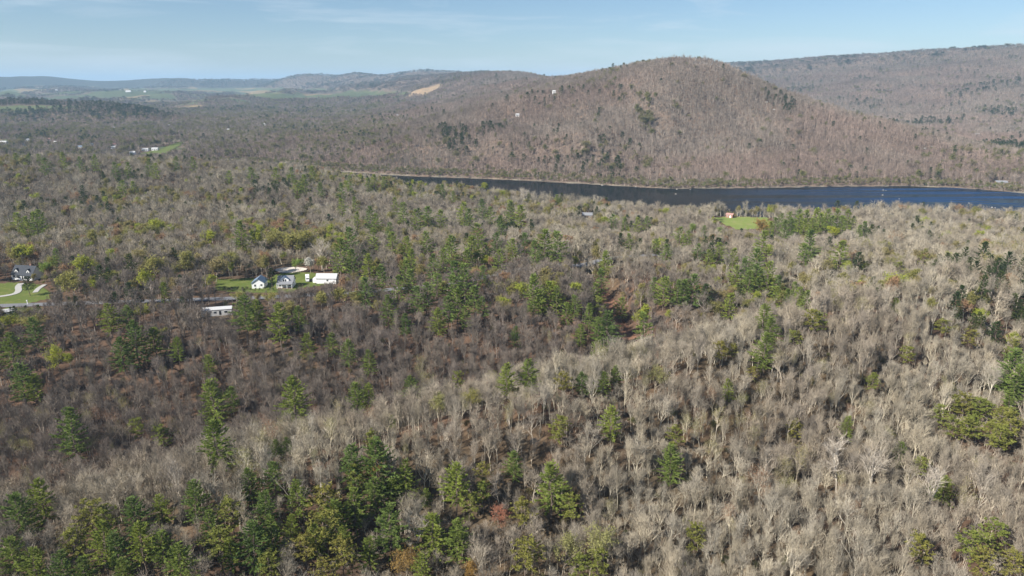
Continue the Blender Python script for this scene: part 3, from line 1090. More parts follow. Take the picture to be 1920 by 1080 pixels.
def near_mark(x, y, r=15.0):
    c = [(math.hypot(mx - x, my - y), lab) for mx, my, lab in MARKS]
    d, lab = min(c) if c else (1e9, '')
    if d > r:
        return None
    w = lab.split()
    for stop in ('in', 'with', 'near', 'above', 'between', 'at', 'beside', 'behind', 'by', 'below', 'on', 'among', 'across'):
        if stop in w:
            w = w[:w.index(stop)]
    return 'near the ' + ' '.join(w)


def mixv(a, b, t):
    return tuple(p + (q - p) * t for p, q in zip(a, b))


def size_word(H, lo, hi):
    return 'small' if H < lo else ('tall' if H > hi else 'medium')


# trees coming into leaf or flower: u, v of the top, span, height limit, leaf colour, label
YG, PALE, OLIVE, RED, RUST, WHITE, FRESH = (.34, .36, .04), (.30, .29, .11), (.30, .28, .08), (.36, .16, .10), (.32, .20, .06), (.62, .60, .54), (.22, .30, .055)
LEAFERS = [
    (160, 476, 72, YG, 'tall yellow-green tree in fresh leaf near the dark-roofed house', 1.15),
    (105, 642, 52, YG, 'slender yellow-green tree above the dark slope', .8),
    (128, 510, 45, OLIVE, 'olive budding tree between the house and the yellow-green tree', 1.3),
    (75, 490, 26, FRESH, 'small fresh green tree at the corner of the dark-roofed house', 1.0),
    (480, 430, 38, YG, 'yellow-green tree beside a dark pine behind the sheds', 1.1),
    (545, 432, 44, OLIVE, 'olive-yellow budding tree behind the gravel pad', 1.2),
    (575, 430, 44, OLIVE, 'olive-yellow budding tree behind the white blossom tree', 1.2),
    (520, 430, 40, OLIVE, 'olive budding tree behind the sheds', 1.2),
    (580, 482, 22, WHITE, 'small white blossoming tree at the edge of the gravel pad', 1.3),
    (550, 484, 20, FRESH, 'small fresh green tree beside the gravel pad', 1.3),
    (606, 480, 26, OLIVE, 'olive shrubby tree at the end of the lawn', 1.5),
    (910, 476, 20, YG, 'round yellow bush-like tree beside dark pines', 1.7),
    (1080, 480, 20, YG, 'round yellow-green tree below the dark pine clump', 1.4),
    (398, 512, 24, YG, 'small yellow-green tree at the end of the lawn', 1.3),
    (270, 572, 24, YG, 'small yellow-green tree by the road', 1.3),
    (820, 722, 44, PALE, 'pale yellow budding tree at the foot of the spur', 1.2),
    (1055, 1000, 70, PALE, 'pale yellow flowering tree on the spur face', 1.0),
    (1108, 985, 80, PALE, 'tall pale yellow flowering tree beside the scrub pine', .9),
    (936, 942, 42, RED, 'reddish budding tree among pines on the spur face', 1.2),
    (770, 1040, 50, RUST, 'rusty orange budding tree among pines on the spur face', 1.3),
    (690, 860, 50, RUST, 'rust-green budding tree between pines on the spur face', 1.0),
    (880, 1050, 44, RUST, 'rust-brown budding tree below the bright pine', 1.2),
    (55, 455, 32, YG, 'yellow-green tree behind the dark-roofed house', 1.3),
    (20, 462, 30, OLIVE, 'olive budding tree behind the dark-roofed house', 1.3),
    (170, 430, 30, OLIVE, 'olive budding tree in the woods behind the houses', 1.1),
    (290, 408, 30, YG, 'yellow-green tree in the woods behind the houses', 1.2),
    (395, 428, 30, YG, 'yellow-green tree in brown woods behind the lawn', 1.2),
    (280, 480, 40, OLIVE, 'olive budding tree across the road from the pines', 1.3),
    (345, 470, 40, OLIVE, 'olive budding tree at the wood edge by the lawn', 1.3),
    (262, 505, 40, YG, 'low yellow-green tree in the woods by the road', 1.0),
    (1350, 424, 14, FRESH, 'small fresh green tree below the hay field', 1.6),
    (1300, 418, 18, FRESH, 'fresh green tree at the corner of the hay field', 1.4),
    (1568, 424, 22, YG, 'yellow-green tree below the pine grove', 1.5),
    (1438, 408, 36, RUST, 'brown budding tree between hay field and pine grove', 1.2),
    (20, 585, 28, YG, 'yellow-green shrubby tree at the roadside below the lawn', 1.6),
    (60, 586, 30, OLIVE, 'olive shrubby tree at the roadside below the lawn', 1.6),
    (640, 540, 30, OLIVE, 'olive budding tree beside the long white shed', 1.5),
    (600, 548, 30, OLIVE, 'olive budding tree below the long white shed', 1.4),
    (440, 548, 18, OLIVE, 'olive bush below the green lawn', 1.6),
    (500, 550, 20, OLIVE, 'olive bush beside the road below the sheds', 1.6),
    (1230, 690, 40, PALE, 'pale budding tree on the spur crest by the ravine', 1.3),
    (910, 345, 16, YG, 'round yellow-green tree on the near river bank', 1.5),
    (525, 305, 14, YG, 'yellow-green tree on the rise before the river', 1.6),
    (880, 720, 34, OLIVE, 'olive budding tree at the foot of the dark slope', 1.2),
]
for u, v, px, leaf, label, wide in LEAFERS:
    x, y, Ht = top_at(u, v, px, .70, 4.0, 19.0)
    MARKS.append((x, y, label))
    tree('leaf_far' if y > 330 else 'leaf', 'leafing_tree', label, 'tree', x, y, Ht, (.22, .19, .15), mixv(leaf, (.2, .2, .1), RND.uniform(0, .15)), wide, 'trees coming into leaf')
# big isolated sycamore-like trunks
for u, v, px, label, form in ((1585, 812, 140, 'white-limbed bare tree with straight pale trunk on the broad slope', 2),
                              (1645, 830, 130, 'white-limbed bare tree with curved pale trunk on the broad slope', 1),
                              (1760, 860, 130, 'white-limbed bare tree with wide fork on the broad slope', 4),
                              (985, 350, 34, 'large round-crowned bare tree on the near river bank', 3),
                              (600, 445, 60, 'bare tree with thick pale trunk behind the gravel pad', 3)):
    x, y, Ht = top_at(u, v, px, .8, 10, 22)
    tree('bare', 'bare_tree', label, 'bare tree', x, y, Ht, (.50, .46, .40), None, 1.25 if form == 3 else 1.0, 'bare deciduous trees', form)

for u, v, px in parse(WHITE_PINES):
    x, y, Ht = top_at(u, v, px * 1.06, .80)
    t = RND.random()
    tint = mixv((.150, .215, .060), (.27, .315, .06), t)
    word = 'dark blue-green'
    if t > .55:
        word = 'bright green'
    wide = RND.uniform(1.05, 1.38)
    far = y > 330
    tree('pine_far' if far else 'pine', 'pine_tree', '%s %s %s pine %s' % (size_word(Ht, 11, 17), 'broad' if wide > 1.28 else ('narrow' if wide < 1.14 else 'conical'), word, near_mark(x, y) or zone(x, y)), 'pine tree',
         x, y, Ht, tint, None, wide, 'pines scattered through the bare woods')
for u, v, px in parse(SCRUB_PINES):
    x, y, Ht = top_at(u, v, px, .62, 6.0, 15.0)
    t = RND.random()
    tint = mixv((.20, .235, .05), (.25, .225, .058), t)
    wide = RND.uniform(1.0, 1.35)
    tree('scrub_far' if y > 330 else 'scrub', 'scrub_pine', '%s %s scrub pine with ragged crown %s' % (size_word(Ht, 8, 12), 'olive-brown' if t > .5 else 'olive-green', near_mark(x, y) or zone(x, y)), 'scrub pine',
         x, y, Ht, tint, None, wide, 'olive scrub pines among bare trees')


# ------------------------------------------------------------------ buildings and yard things
BUILT = []      # (x, y, radius) kept clear of trees
TO_CAM = lambda x, y: math.atan2(x, -y) * -1.0


def spot(u, v):
    x, y, t = at(u, v)
    return x, y, float(height(x, y))


def windows(parent, specs, y, mats=('trim', 'dark_glass')):
    """specs: (x, z, w, h) on a wall facing -y"""
    for x, z, w, h in specs:
        f = MB()
        f.box(x - w / 2 - .1, x + w / 2 + .1, y - .07, y + .02, z - .1, z + h + .1)
        wf = part('window', parent, f, M[mats[0]])
        g = MB()
        g.box(x - w / 2, x - .04, y - .10, y - .072, z, z + h)
        part('pane', wf, g, M[mats[1]])
        g = MB()
        g.box(x + .04, x + w / 2, y - .10, y - .072, z, z + h)
        part('pane', wf, g, M[mats[1]])


def gable_x(parent, w, d, h, rise, wall, roof, over=.4, thick=.22, names=('wall', 'roof')):
    """ridge along x"""
    mb = MB()
    mb.prism_x([(-d / 2, -1.2), (d / 2, -1.2), (d / 2, h), (0, h + rise), (-d / 2, h)], -w / 2, w / 2)
    part(names[0], parent, mb, wall)
    r = MB()
    s = rise / (d / 2)
    e = d / 2 + over
    r.prism_x([(-e, h - over * s + .04), (0, h + rise + .04), (e, h - over * s + .04), (e, h - over * s + .04 + thick), (0, h + rise + .04 + thick), (-e, h - over * s + .04 + thick)], -w / 2 - over, w / 2 + over)
    return part(names[1], parent, r, roof)


def gable_y(parent, w, d, h, rise, wall, roof, over=.4, thick=.22):
    """ridge along y, gable facing -y"""
    mb = MB()
    mb.prism([(-w / 2, -1.2), (w / 2, -1.2), (w / 2, h), (0, h + rise), (-w / 2, h)], -d / 2, d / 2)
    part('wall', parent, mb, wall)
    r = MB()
    s = rise / (w / 2)
    e = w / 2 + over
    r.prism([(-e, h - over * s + .04), (0, h + rise + .04), (e, h - over * s + .04), (e, h - over * s + .04 + thick), (0, h + rise + .04 + thick), (-e, h - over * s + .04 + thick)], -d / 2 - over, d / 2 + over)
    return part('roof', parent, r, roof)


# white cape house with two dormers
x, y, z = spot(45, 525)
h = thing('house', 'white storey-and-a-half house with charcoal roof and two dormers', 'house', (x, y + 4, z + .3), math.radians(-12))
BUILT.append((x, y + 4, 11))
W_, D_, H_ = 14.5, 8.5, 2.9
roof = gable_x(h, W_, D_, H_, 4.6, M['white'], M['slate'])
windows(h, [(-5.4, .9, 1.2, 1.4), (-2.6, .9, 2.2, 1.4), (2.7, .9, 1.5, 1.4), (5.3, .9, 2.2, 1.4)], -D_ / 2)
for xx in (-6.25, -4.5, -1.2, 1.7, 3.7, 6.65):
    mb = MB()
    mb.box(xx - .18, xx + .18, -D_ / 2 - .06, -D_ / 2 + .02, .85, 2.35)
    part('shutter', h, mb, M['shutter'])
mb = MB()
mb.box(-.05, .95, -D_ / 2 - .06, -D_ / 2 + .02, 0, 2.15)
dr = part('door', h, mb, M['shutter'])
mb = MB()
mb.box(.75, .85, -D_ / 2 - .12, -D_ / 2 - .062, 1.0, 1.12)
part('handle', dr, mb, M['trim'])
mb = MB()
mb.box(-.6, 1.5, -D_ / 2 - 1.2, -D_ / 2 - .08, -1.2, .05)
part('step', h, mb, M['concrete'])
for xx in (-4.3, 4.0):
    mb = MB()
    y0 = -D_ / 2 + .9
    mb.prism([(xx - .95, 3.4), (xx + .95, 3.4), (xx + .95, 5.2), (xx, 6.1), (xx - .95, 5.2)], y0, y0 + 3.2)
    dm = part('dormer', h, mb, M['white'])
    r = MB()
    r.prism([(xx - 1.2, 5.02), (xx, 6.15), (xx + 1.2, 5.02), (xx + 1.2, 5.2), (xx, 6.33), (xx - 1.2, 5.2)], y0 - .25, y0 + 3.2)
    part('dormer_roof', dm, r, M['slate'])
    g = MB()
    g.box(xx - .42, xx + .42, y0 - .05, y0 + .02, 3.75, 5.0)
    part('dormer_window', dm, g, M['dark_glass'])
mb = MB()
mb.box(2.0, 2.9, .6, 1.3, 5.5, 8.3)
part('chimney', roof, mb, M['brick'])

# little white house with blue metal roof, gable towards the road
x, y, z = spot(483, 541)
h = thing('house', 'small white gabled house with blue metal roof beside the lawn', 'house', (x, y + 4, z + .3), math.radians(6))
BUILT.append((x, y + 4, 8))
gable_y(h, 6.8, 8.5, 3.0, 2.3, M['white'], M['blue_metal'])
windows(h, [(-1.6, 1.0, .9, 1.2), (1.9, 1.3, .9, 1.0)], -4.25)
mb = MB()
mb.box(-.1, .85, -4.31, -4.23, 0, 2.1)
dr = part('door', h, mb, M['trim'])
mb = MB()
mb.box(.68, .76, -4.37, -4.312, 1.0, 1.1)
part('handle', dr, mb, M['shutter'])

# cottage with front gable and porch
x, y, z = spot(533, 541)
h = thing('cottage', 'cottage with grey roof, white front gable and posted porch', 'cottage', (x, y + 5, z + .3), math.radians(5))
BUILT.append((x, y + 4, 9))
gable_x(h, 8.5, 7.5, 2.9, 3.0, M['white'], M['grey_shingle'])
mb = MB()
mb.prism([(-2.6, 2.9), (2.0, 2.9), (2.0, 4.6), (-.3, 6.1), (-2.6, 4.6)], -3.3, .4)
gb = part('front_gable', h, mb, M['white'])
r = MB()
r.prism([(-3.0, 4.36), (-.3, 6.14), (2.4, 4.36), (2.4, 4.58), (-.3, 6.36), (-3.0, 4.58)], -3.7, .4)
part('gable_roof', gb, r, M['blue_metal'])
for xx in (-.85, .25):
    g = MB()
    g.box(xx - .36, xx + .36, -3.38, -3.28, 3.2, 4.7)
    part('gable_window', gb, g, M['dark_glass'])
r = MB()
r.prism_x([(-6.4, 2.35), (-3.6, 3.15), (-3.6, 3.33), (-6.4, 2.53)], -4.5, 4.5)
pr = part('porch_roof', h, r, M['grey_shingle'])
for xx in (-4.1, -1.6, 1.4, 4.1):
    mb = MB()
    mb.box(xx - .13, xx + .13, -6.2, -5.94, -1.0, 2.42)
    part('porch_post', h, mb, M['trim'])
windows(h, [(-2.8, .9, 1.2, 1.3), (2.6, .9, 1.2, 1.3)], -3.75)
mb = MB()
mb.box(-4.4, 4.4, -6.3, -3.78, -1.2, .02)
part('porch_floor', h, mb, M['wood'])

# long white shed
x, y, z = spot(612, 532)
h = thing('shed', 'long white shed with pale grey roof and one small window', 'shed', (x, y + 3, z + .3), math.radians(-2))
BUILT.append((x, y + 3, 9))
gable_x(h, 11.8, 6.5, 3.0, 2.0, M['white'], M['pale_roof'])
windows(h, [(.9, 1.3, 1.0, 1.0)], -3.25)
mb = MB()
mb.box(-8.3, -6.0, -1.5, 2.5, -1, 2.3)
part('annex', h, mb, M['white'])
mb = MB()
mb.box(3.4, 5.0, -3.32, -3.24, 0, 2.3)
part('door', h, mb, M['trim'])

# white box truck
x, y, z = spot(575, 529)
t = thing('box_truck', 'white box truck parked beside the long white shed', 'truck', (x, y + 2, z + .15), math.radians(16))
BUILT.append((x, y + 2, 5))
mb = MB()
mb.box(-1.1, 1.1, -1.0, 3.6, .75, 3.3)
part('cargo_box', t, mb, M['white'])
mb = MB()
mb.prism_x([(-3.1, .5), (-1.05, .5), (-1.05, 2.35), (-1.9, 2.35), (-2.3, 1.5), (-3.1, 1.3)], -.95, .95)
cb = part('cab', t, mb, M['white'])
mb = MB()
mb.add([(-.8, -2.36, 1.56), (.8, -2.36, 1.56), (.8, -2.0, 2.26), (-.8, -2.0, 2.26)], [(0, 1, 2, 3)])
part('windscreen', cb, mb, M['dark_glass'])
for xx in (-.7, .7):
    mb = MB()
    mb.box(xx - .16, xx + .16, -3.16, -3.09, .85, 1.1)
    part('headlight', cb, mb, M['trim'])
for xx in (-.85, .85):
    for yy in (-2.2, 2.4):
        mb = MB()
        mb.tube([(xx - .12, yy, .42), (xx + .12, yy, .42)], [.42, .42], 12)
        w = part('wheel', t, mb, M['rubber'])
        mb = MB()
        mb.tube([(xx - .13, yy, .42), (xx + .13, yy, .42)], [.2, .2], 8)
        part('rim', w, mb, M['trim'])


def car(u, v, rz, label, mat):
    x, y, z = spot(u, v)
    t = thing('parked_car', label, 'car', (x, y, z + .15), rz)
    BUILT.append((x, y, 4))
    mb = MB()
    mb.prism_x([(-2.3, .35), (2.3, .35), (2.35, .9), (1.5, 1.02), (-1.3, 1.05), (-2.25, .9)], -.9, .9)
    b = part('body', t, mb, mat)
    mb = MB()
    mb.prism_x([(-1.25, 1.05), (1.9, 1.03), (1.5, 1.62), (-.55, 1.65)], -.78, .78)
    c = part('cabin', t, mb, M['dark_glass'])
    mb = MB()
    mb.box(-.72, .72, -.5, 1.45, 1.655, 1.70)
    part('cabin_top', c, mb, mat)
    for xx in (-.8, .8):
        for yy in (-1.4, 1.4):
            mb = MB()
            mb.tube([(xx - .1, yy, .32), (xx + .1, yy, .32)], [.33, .33], 12)
            part('wheel', t, mb, M['rubber'])
    for xx in (-.6, .6):
        mb = MB()
        mb.box(xx - .15, xx + .15, -2.36, -2.27, .68, .85)
        part('headlight', b, mb, M['trim'])


car(589, 528, math.radians(80), 'dark car parked between the box truck and the long white shed', plain('dark_paint', (.03, .032, .036), .3, .05))

# long pale trailer home below the road
x, y, z = spot(405, 592)
h = thing('mobile_home', 'long greyish-white mobile home with pale roof behind bare branches below the road', 'mobile home', (x, y + 2, z + .4), math.radians(14))
BUILT.append((x, y + 2, 11))
gable_x(h, 14.5, 4.6, 2.8, .9, M['grey_siding'], M['pale_roof'], .2, .12)
windows(h, [(-4.6, 1.0, 1.2, 1.0), (-.8, 1.0, 1.2, 1.0), (4.4, 1.0, 1.4, 1.0)], -2.3)
mb = MB()
mb.box(1.2, 2.1, -2.37, -2.29, .1, 2.1)
part('door', h, mb, M['shutter'])
# white shed by the road verge at the frame's edge
x, y, z = spot(14, 592)
h = thing('shed', 'low white shed half hidden by shrubs below the road verge', 'shed', (x, y + 1, z + .3), math.radians(30))
BUILT.append((x, y, 5))
gable_x(h, 5.4, 3.6, 2.0, 1.0, M['white'], M['pale_roof'], .25, .12)
windows(h, [(-1.2, .9, .8, .8)], -1.8)
mb = MB()
mb.box(.6, 1.6, -1.87, -1.79, 0, 1.8)
part('door', h, mb, M['wood'])

# gravel pad with goal frame, mailbox, hedge, bench shelter
cx, cy_, _ = SAND_C
pad = [(cx + 9.5 * math.cos(a) * (1 + .08 * math.sin(3 * a)), cy_ + 7.0 * math.sin(a)) for a in np.linspace(0, 6.283, 40, endpoint=False)]
sheet('gravel_pad', pad, M['sand'], .45, .8, 'oval pale gravel pad on the mown bank')
BUILT.append((cx, cy_, 13))
x, y, z = spot(561, 510)
t = thing('swing_frame', 'small white frame standing on the pale gravel pad', 'frame', (x, y, z + .45), .3)
for xx in (-1.2, 1.2):
    mb = MB()
    mb.tube([(xx, 0, 0), (xx, 0, 2.2)], [.07, .07], 6)
    part('post', t, mb, M['trim'])
mb = MB()
mb.tube([(-1.35, 0, 2.2), (1.35, 0, 2.2)], [.07, .07], 6)
part('crossbar', t, mb, M['trim'])
x, y, z = spot(561, 499)
t = thing('picnic_shelter', 'little open shelter with grey roof behind the gravel pad', 'shelter', (x, y, z + .1), .2)
for xx in (-1.3, 1.3):
    for yy in (-.9, .9):
        mb = MB()
        mb.box(xx - .07, xx + .07, yy - .07, yy + .07, -.3, 2.1)
        part('post', t, mb, M['wood'])
mb = MB()
mb.prism_x([(-1.3, 2.1), (1.3, 2.1), (0, 2.8)], -1.7, 1.7)
part('roof', t, mb, M['pale_roof'])
x, y, z = spot(52, 571)
t = thing('mailbox', 'white mailbox post beside the road below the yard conifer', 'mailbox', (x, y, z), 0)
mb = MB()
mb.box(-.12, .12, -.12, .12, -.2, 2.0)
part('post', t, mb, M['trim'])
mb = MB()
mb.box(-.2, .2, -.4, .3, 2.005, 2.45)
part('box', t, mb, M['trim'])
BUILT.append((x, y, 5))
# clipped yard conifer and the bushes of the lawn edge
x, y, Ht = top_at(50, 520, 36, .95, 5, 11)
tree('pine', 'yard_conifer', 'dense dark green conifer standing on the lawn before the dark-roofed house', 'conifer', x, y, Ht, (.045, .072, .028), None, 1.55, None, 1)
x, y, Ht = top_at(507, 504, 34, .9, 5, 13)
tree('pine', 'yard_conifer', 'dark conifer between the blue-roofed house and the cottage', 'conifer', x, y, Ht, (.035, .06, .026), None, 1.35, None, 3)
for i in range(13):
    x, y, z = spot(412 + i * 8.5 + RND.uniform(-2, 2), 545 + RND.uniform(-1, 1))
    tree('leaf', 'bush', 'small dark bush in the row along the lawn edge above the road', 'bush', x, y, RND.uniform(1.8, 2.9), (.14, .12, .09), (.075, .095, .035), 1.5, 'row of lawn-edge bushes')
for u, v, lab in ((20, 531, 'dark shrub at the end wall of the dark-roofed house'), (74, 530, 'dark shrub beside the porch side of the dark-roofed house')):
    x, y, z = spot(u, v)
    tree('leaf', 'bush', lab, 'bush', x, y, 2.2, (.1, .09, .07), (.04, .055, .02), 1.6, None)

# red brick shed on the hay field
x, y, z = spot(1369, 408.4)
h = thing('brick_shed', 'small red brick shed with rusty roof at the hay field edge', 'shed', (x, y + 1, z + .3), math.radians(-38))
BUILT.append((x, y, 8))
gable_x(h, 6.6, 4.6, 2.7, 1.3, M['brick'], M['rust_roof'], .3, .15)
mb = MB()
mb.box(.6, 1.9, -2.37, -2.29, 0, 2.1)
part('door', h, mb, M['trim'])
windows(h, [(-1.6, 1.0, .9, .9)], -2.3)


def far_house(u, v, w, d, hh, rise, wall, roof, rz, name, label, group, ridge_y=False):
    x, y, t = at(u, v, 0, 700)
    z = float(height(x, y))
    o = thing(name, label, name.replace('_', ' '), (x, y, z + .3), rz, group)
    (gable_y if ridge_y else gable_x)(o, w, d, hh, rise, M[wall], M[roof])
    ww = d if ridge_y else d
    xs = [-w * .3, w * .3] if w < 18 else [-w * .36, -w * .12, w * .12, w * .36]
    windows(o, [(q, 1.1, 1.1, 1.2) for q in xs], -d / 2)
    mb = MB()
    mb.box(-.5, .5, -d / 2 - .08, -d / 2 + .02, 0, 2.1)
    part('door', o, mb, M['shutter'])
    BUILT.append((x, y, max(w, d) * .55 + 3))
    OPEN.append((x, y, z + 1.0, w * .6))


VILLAGE = [(7, 271, 20, 11, 6, 3, 'white', 'pale_roof', .1), (17, 273, 8, 14, 6, 4, 'white', 'slate', .4), (52, 265, 13, 9, 4, 3, 'white', 'grey_shingle', .2), (73, 264, 9, 8, 4, 3, 'white', 'grey_shingle', -.3),
           (92, 264, 11, 8, 4, 3, 'white', 'rust_roof', .2), (106, 263, 9, 8, 4, 3, 'white', 'grey_shingle', .5), (104, 270, 10, 8, 4, 3, 'white', 'pale_roof', -.1), (46, 274, 10, 8, 4, 3, 'white', 'slate', .6),
           (151, 278, 13, 8, 4, 2, 'white', 'blue_metal', .1), (172, 274, 10, 8, 4, 3, 'white', 'pale_roof', .3), (186, 271, 9, 8, 3, 2, 'white', 'pale_roof', -.2), (198, 269, 9, 8, 4, 3, 'white', 'grey_shingle', .2),
           (215, 274, 10, 8, 4, 3, 'white', 'rust_roof', .1), (212, 279, 13, 8, 4, 2, 'white', 'pale_roof', .3), (166, 248, 9, 8, 4, 3, 'white', 'pale_roof', .1), (213, 242, 12, 9, 4, 3, 'white', 'grey_shingle', .0),
           (316, 237, 15, 9, 4, 2, 'white', 'pale_roof', .1), (403, 224, 18, 9, 4, 2, 'white', 'pale_roof', .1), (430, 245, 16, 9, 4, 2, 'white', 'pale_roof', -.1), (495, 235, 15, 9, 4, 3, 'white', 'pale_roof', .1),
           (120, 268, 8, 8, 4, 3, 'white', 'slate', .3), (62, 278, 9, 8, 4, 3, 'white', 'pale_roof', .3)]
WORDS = ['long white building at the village edge', 'white gabled chapel-like house in the village', 'white house with grey roof in the village beside dark trees', 'small white house with grey roof in the village',
         'white house with rusty red roof in the village', 'little white house with grey roof on the village lane', 'white house with pale roof below the red-roofed one', 'white house with dark roof beside the chapel-like house',
         'white house with blue metal roof under a dark tree', 'white house with pale roof on the wooded village slope', 'small low white house with pale roof among trees', 'small white house with grey roof at the wood edge',
         'white house with rusty roof above the woods', 'low white house with pale roof above the woods', 'tiny white house high on the wooded slope', 'white house with grey roof high on the wooded slope',
         'long white farmhouse among bare woods', 'long white house on the wooded plain', 'long white house behind the pasture woods', 'white house on the wooded plain before the hill',
         'small white house with dark roof in the village centre', 'small white house with pale roof at the village foot']
for a, wd in zip(VILLAGE, WORDS):
    a = (a[0], a[1], a[2] * .68, a[3] * .72, a[4] * .8, a[5] * .8) + a[6:]
    far_house(*a, 'village_house', wd, 'white houses of the far village')
far_house(273, 283, 11, 7, 3, 2, 'white', 'pale_roof', .12, 'barn', 'long white barn at the foot of the green pasture', 'white barns on the pasture')
far_house(291, 282, 11, 7, 3, 2, 'white', 'pale_roof', .12, 'barn', 'long white barn against the green pasture slope', 'white barns on the pasture')
far_house(249, 289, 9, 7, 3, 2, 'white', 'pale_roof', .2, 'village_house', 'white house below the white barns', None)
far_house(1039, 176, 7, 6, 5, 2.5, 'white', 'pale_roof', .1, 'hill_house', 'lone tall white house high on the wooded mountain shoulder', None)
far_house(970, 218, 7, 6, 3, 2, 'white', 'pale_roof', .1, 'hill_house', 'small pale house in woods below the mountain shoulder', None)
far_house(746, 218, 8, 7, 3, 2, 'white', 'pale_roof', .1, 'hill_house', 'small pale house in woods left of the mountain gully'.replace('left of', 'beside'), None)
far_house(1876, 346, 14, 8, 3, 2, 'wood', 'grey_shingle', -.2, 'cabin', 'riverside cabin with grey roof on the far bank', None)
far_house(1832, 254, 10, 7, 3, 2, 'white', 'pale_roof', -.2, 'hill_house', 'pale house in the side valley behind the mountain', None)
far_house(517, 318, 9, 7, 3, 2, 'white', 'pale_roof', .1, 'hill_house', 'small white house on the wooded rise before the river', None)
far_house(1099, 482, 10, 7, 3.2, 2, 'wood', 'grey_shingle', -.1, 'cabin', 'grey-roofed cabin beside the dark pine clump', None)
for u, v, lab in ((241, 172.5, 'long white farm building on the distant plain'), (272, 173, 'white silo-like farm building on the distant plain'), (106, 170, 'small white farm building on the far ridge fields')):
    far_house(u, v, 34 if u == 241 else 15, 14, 7, 4, 'white', 'pale_roof', .1, 'farm_building', lab, 'white farm buildings on the distant plain')

# pale rocks at the waterline and in the riffles
rk = random.Random(9)


def rock_mesh(seed):
    r = random.Random(seed)
    mb = MB()
    n = 7
    rings = [(0.0, -.4), (1.0, -.15), (.85, .35), (.45, .62)]
    vs = []
    for k, (rad, zz) in enumerate(rings[1:]):
        for i in range(n):
            a = 6.283 * i / n
            q = rad * r.uniform(.75, 1.2)
            vs.append((q * math.cos(a), q * math.sin(a) * .7, zz * r.uniform(.8, 1.2)))
    fs = [(i, (i + 1) % n, n + (i + 1) % n, n + i) for i in range(n)] + [(n + i, n + (i + 1) % n, 2 * n + (i + 1) % n, 2 * n + i) for i in range(n)] + [tuple(range(2 * n, 3 * n))]
    mb.add(vs, fs)
    return mb.mesh('boulder', [M['rock']])


ROCKS = [rock_mesh(i) for i in range(4)]
for i, (u, v, s, lab) in enumerate(((1129, 347.6, 1.9, 'pale round boulder standing alone in the river near the far bank'), (1192, 350.5, 1.4, 'pale boulder at the waterline of the far bank'), (1201, 351.5, 1.0, 'small pale boulder at the waterline of the far bank'),
                                    (1269, 355, 1.5, 'pale flat boulder on the far shore'), (1294, 355.2, 1.1, 'small pale boulder on the far shore'), (1267, 364, 1.5, 'pale rock breaking the dark water in mid river'),
                                    (1656, 356.5, 1.2, 'pale rock in the riffles below the far bank'), (1661, 357, 1.0, 'pale rock in the riffles below the far bank'), (1655, 366, 1.6, 'pale flat rock in the riffles'), (1686, 373, 1.2, 'lone pale rock in the blue riffles'),
                                    (1785, 383, 1.3, 'low pale rock in the blue riffles'), (1817, 381, 1.1, 'pale rock among the blue riffles'), (1568, 388, 1.3, 'pale rock near the wooded near bank'), (1586, 385, 1.1, 'small pale rock near the wooded near bank'), (1860, 389, 1.7, 'long pale ledge of rock in the riffles'), (1866, 390, 1.5, 'long pale ledge of rock in the riffles'))):
    d = ray(u, v)
    t = -CAM_Z / d[2]
    o = link('boulder', ROCKS[i % 4], None, (d[0] * t, d[1] * t, 0.02), (0, 0, rk.uniform(0, 6)))
    o.scale = (s * .9, s * .75, s * .6)
    o['label'] = lab
    o['category'] = 'boulder'
    o['group'] = 'pale rocks of the river'
# little rock outcrops on the mountain
for u, v, s, lab in ((1438, 186, 3, 'pale crag near the mountain crest'), (1452, 200, 3, 'pale crag just below the mountain crest'), (1736, 272, 3, 'pale crag low on the mountain shoulder'), (1748, 268, 2, 'small pale crag low on the mountain shoulder')):
    x, y, t = at(u, v, 6, 900)
    o = link('crag', ROCKS[int(s) % 4], None, (x, y, float(height(x, y))), (0, 0, s))
    o.scale = (s, s * .6, s * .9)
    o['label'] = lab
    o['category'] = 'crag'
    o['group'] = 'rock crags of the mountain'
    BUILT.append((x, y, s * .8))
    OPEN.append((x, y, float(height(x, y)) + 1.0, s))

# ------------------------------------------------------------------ the bare forest
NR = np.random.default_rng(77)


def jitter(x0, x1, y0, y1, s):
    X, Y = np.meshgrid(np.arange(x0, x1, s), np.arange(y0, y1, s))
    X = X + NR.uniform(-.48, .48, X.shape) * s
    Y = Y + NR.uniform(-.48, .48, Y.shape) * s
    return X.ravel(), Y.ravel()


def keep_mask(x, y, road=5.0):
    k = river_sd(x, y)[0] < -5
    for P in CLEAR:
        k &= ~in_poly(x, y, P)
    r = np.hypot(x, y) + 1e-6
    for s in (8.0, 16.0, 25.0, 34.0):      # the hay field's rough mown margin
        k &= ~in_poly(x + x / r * s, y + y / r * s, FIELD)
    k &= polydist(x, y, ROAD)[0] > road
    k &= polydist(x, y, TRAIL)[0] > 6.8
    for bx, by, br in BUILT:
        k &= (x - bx) ** 2 + (y - by) ** 2 > br * br
    return k


def seen(x, y, z, slack=14.0):
    """land the camera could see (or nearly so): the running skyline along each bearing"""
    b = np.arctan2(x, y)
    r = np.hypot(x, y)
    nb = 900
    bi = np.clip(((b + .9) / 1.8 * nb).astype(int), 0, nb - 1)
    rr = np.geomspace(60, 30000, 420)
    bb = (np.arange(nb) + .5) / nb * 1.8 - .9
    B, R = np.meshgrid(bb, rr, indexing='ij')
    el = (height(R * np.sin(B), R * np.cos(B)) + 6 - CAM_Z) / R
    run = np.maximum.accumulate(el, axis=1)
    ri = np.clip(np.searchsorted(rr, r) - 2, 0, len(rr) - 1)
    return (z + slack + 4 - CAM_Z) / r > run[bi, ri] - 6.0 / r


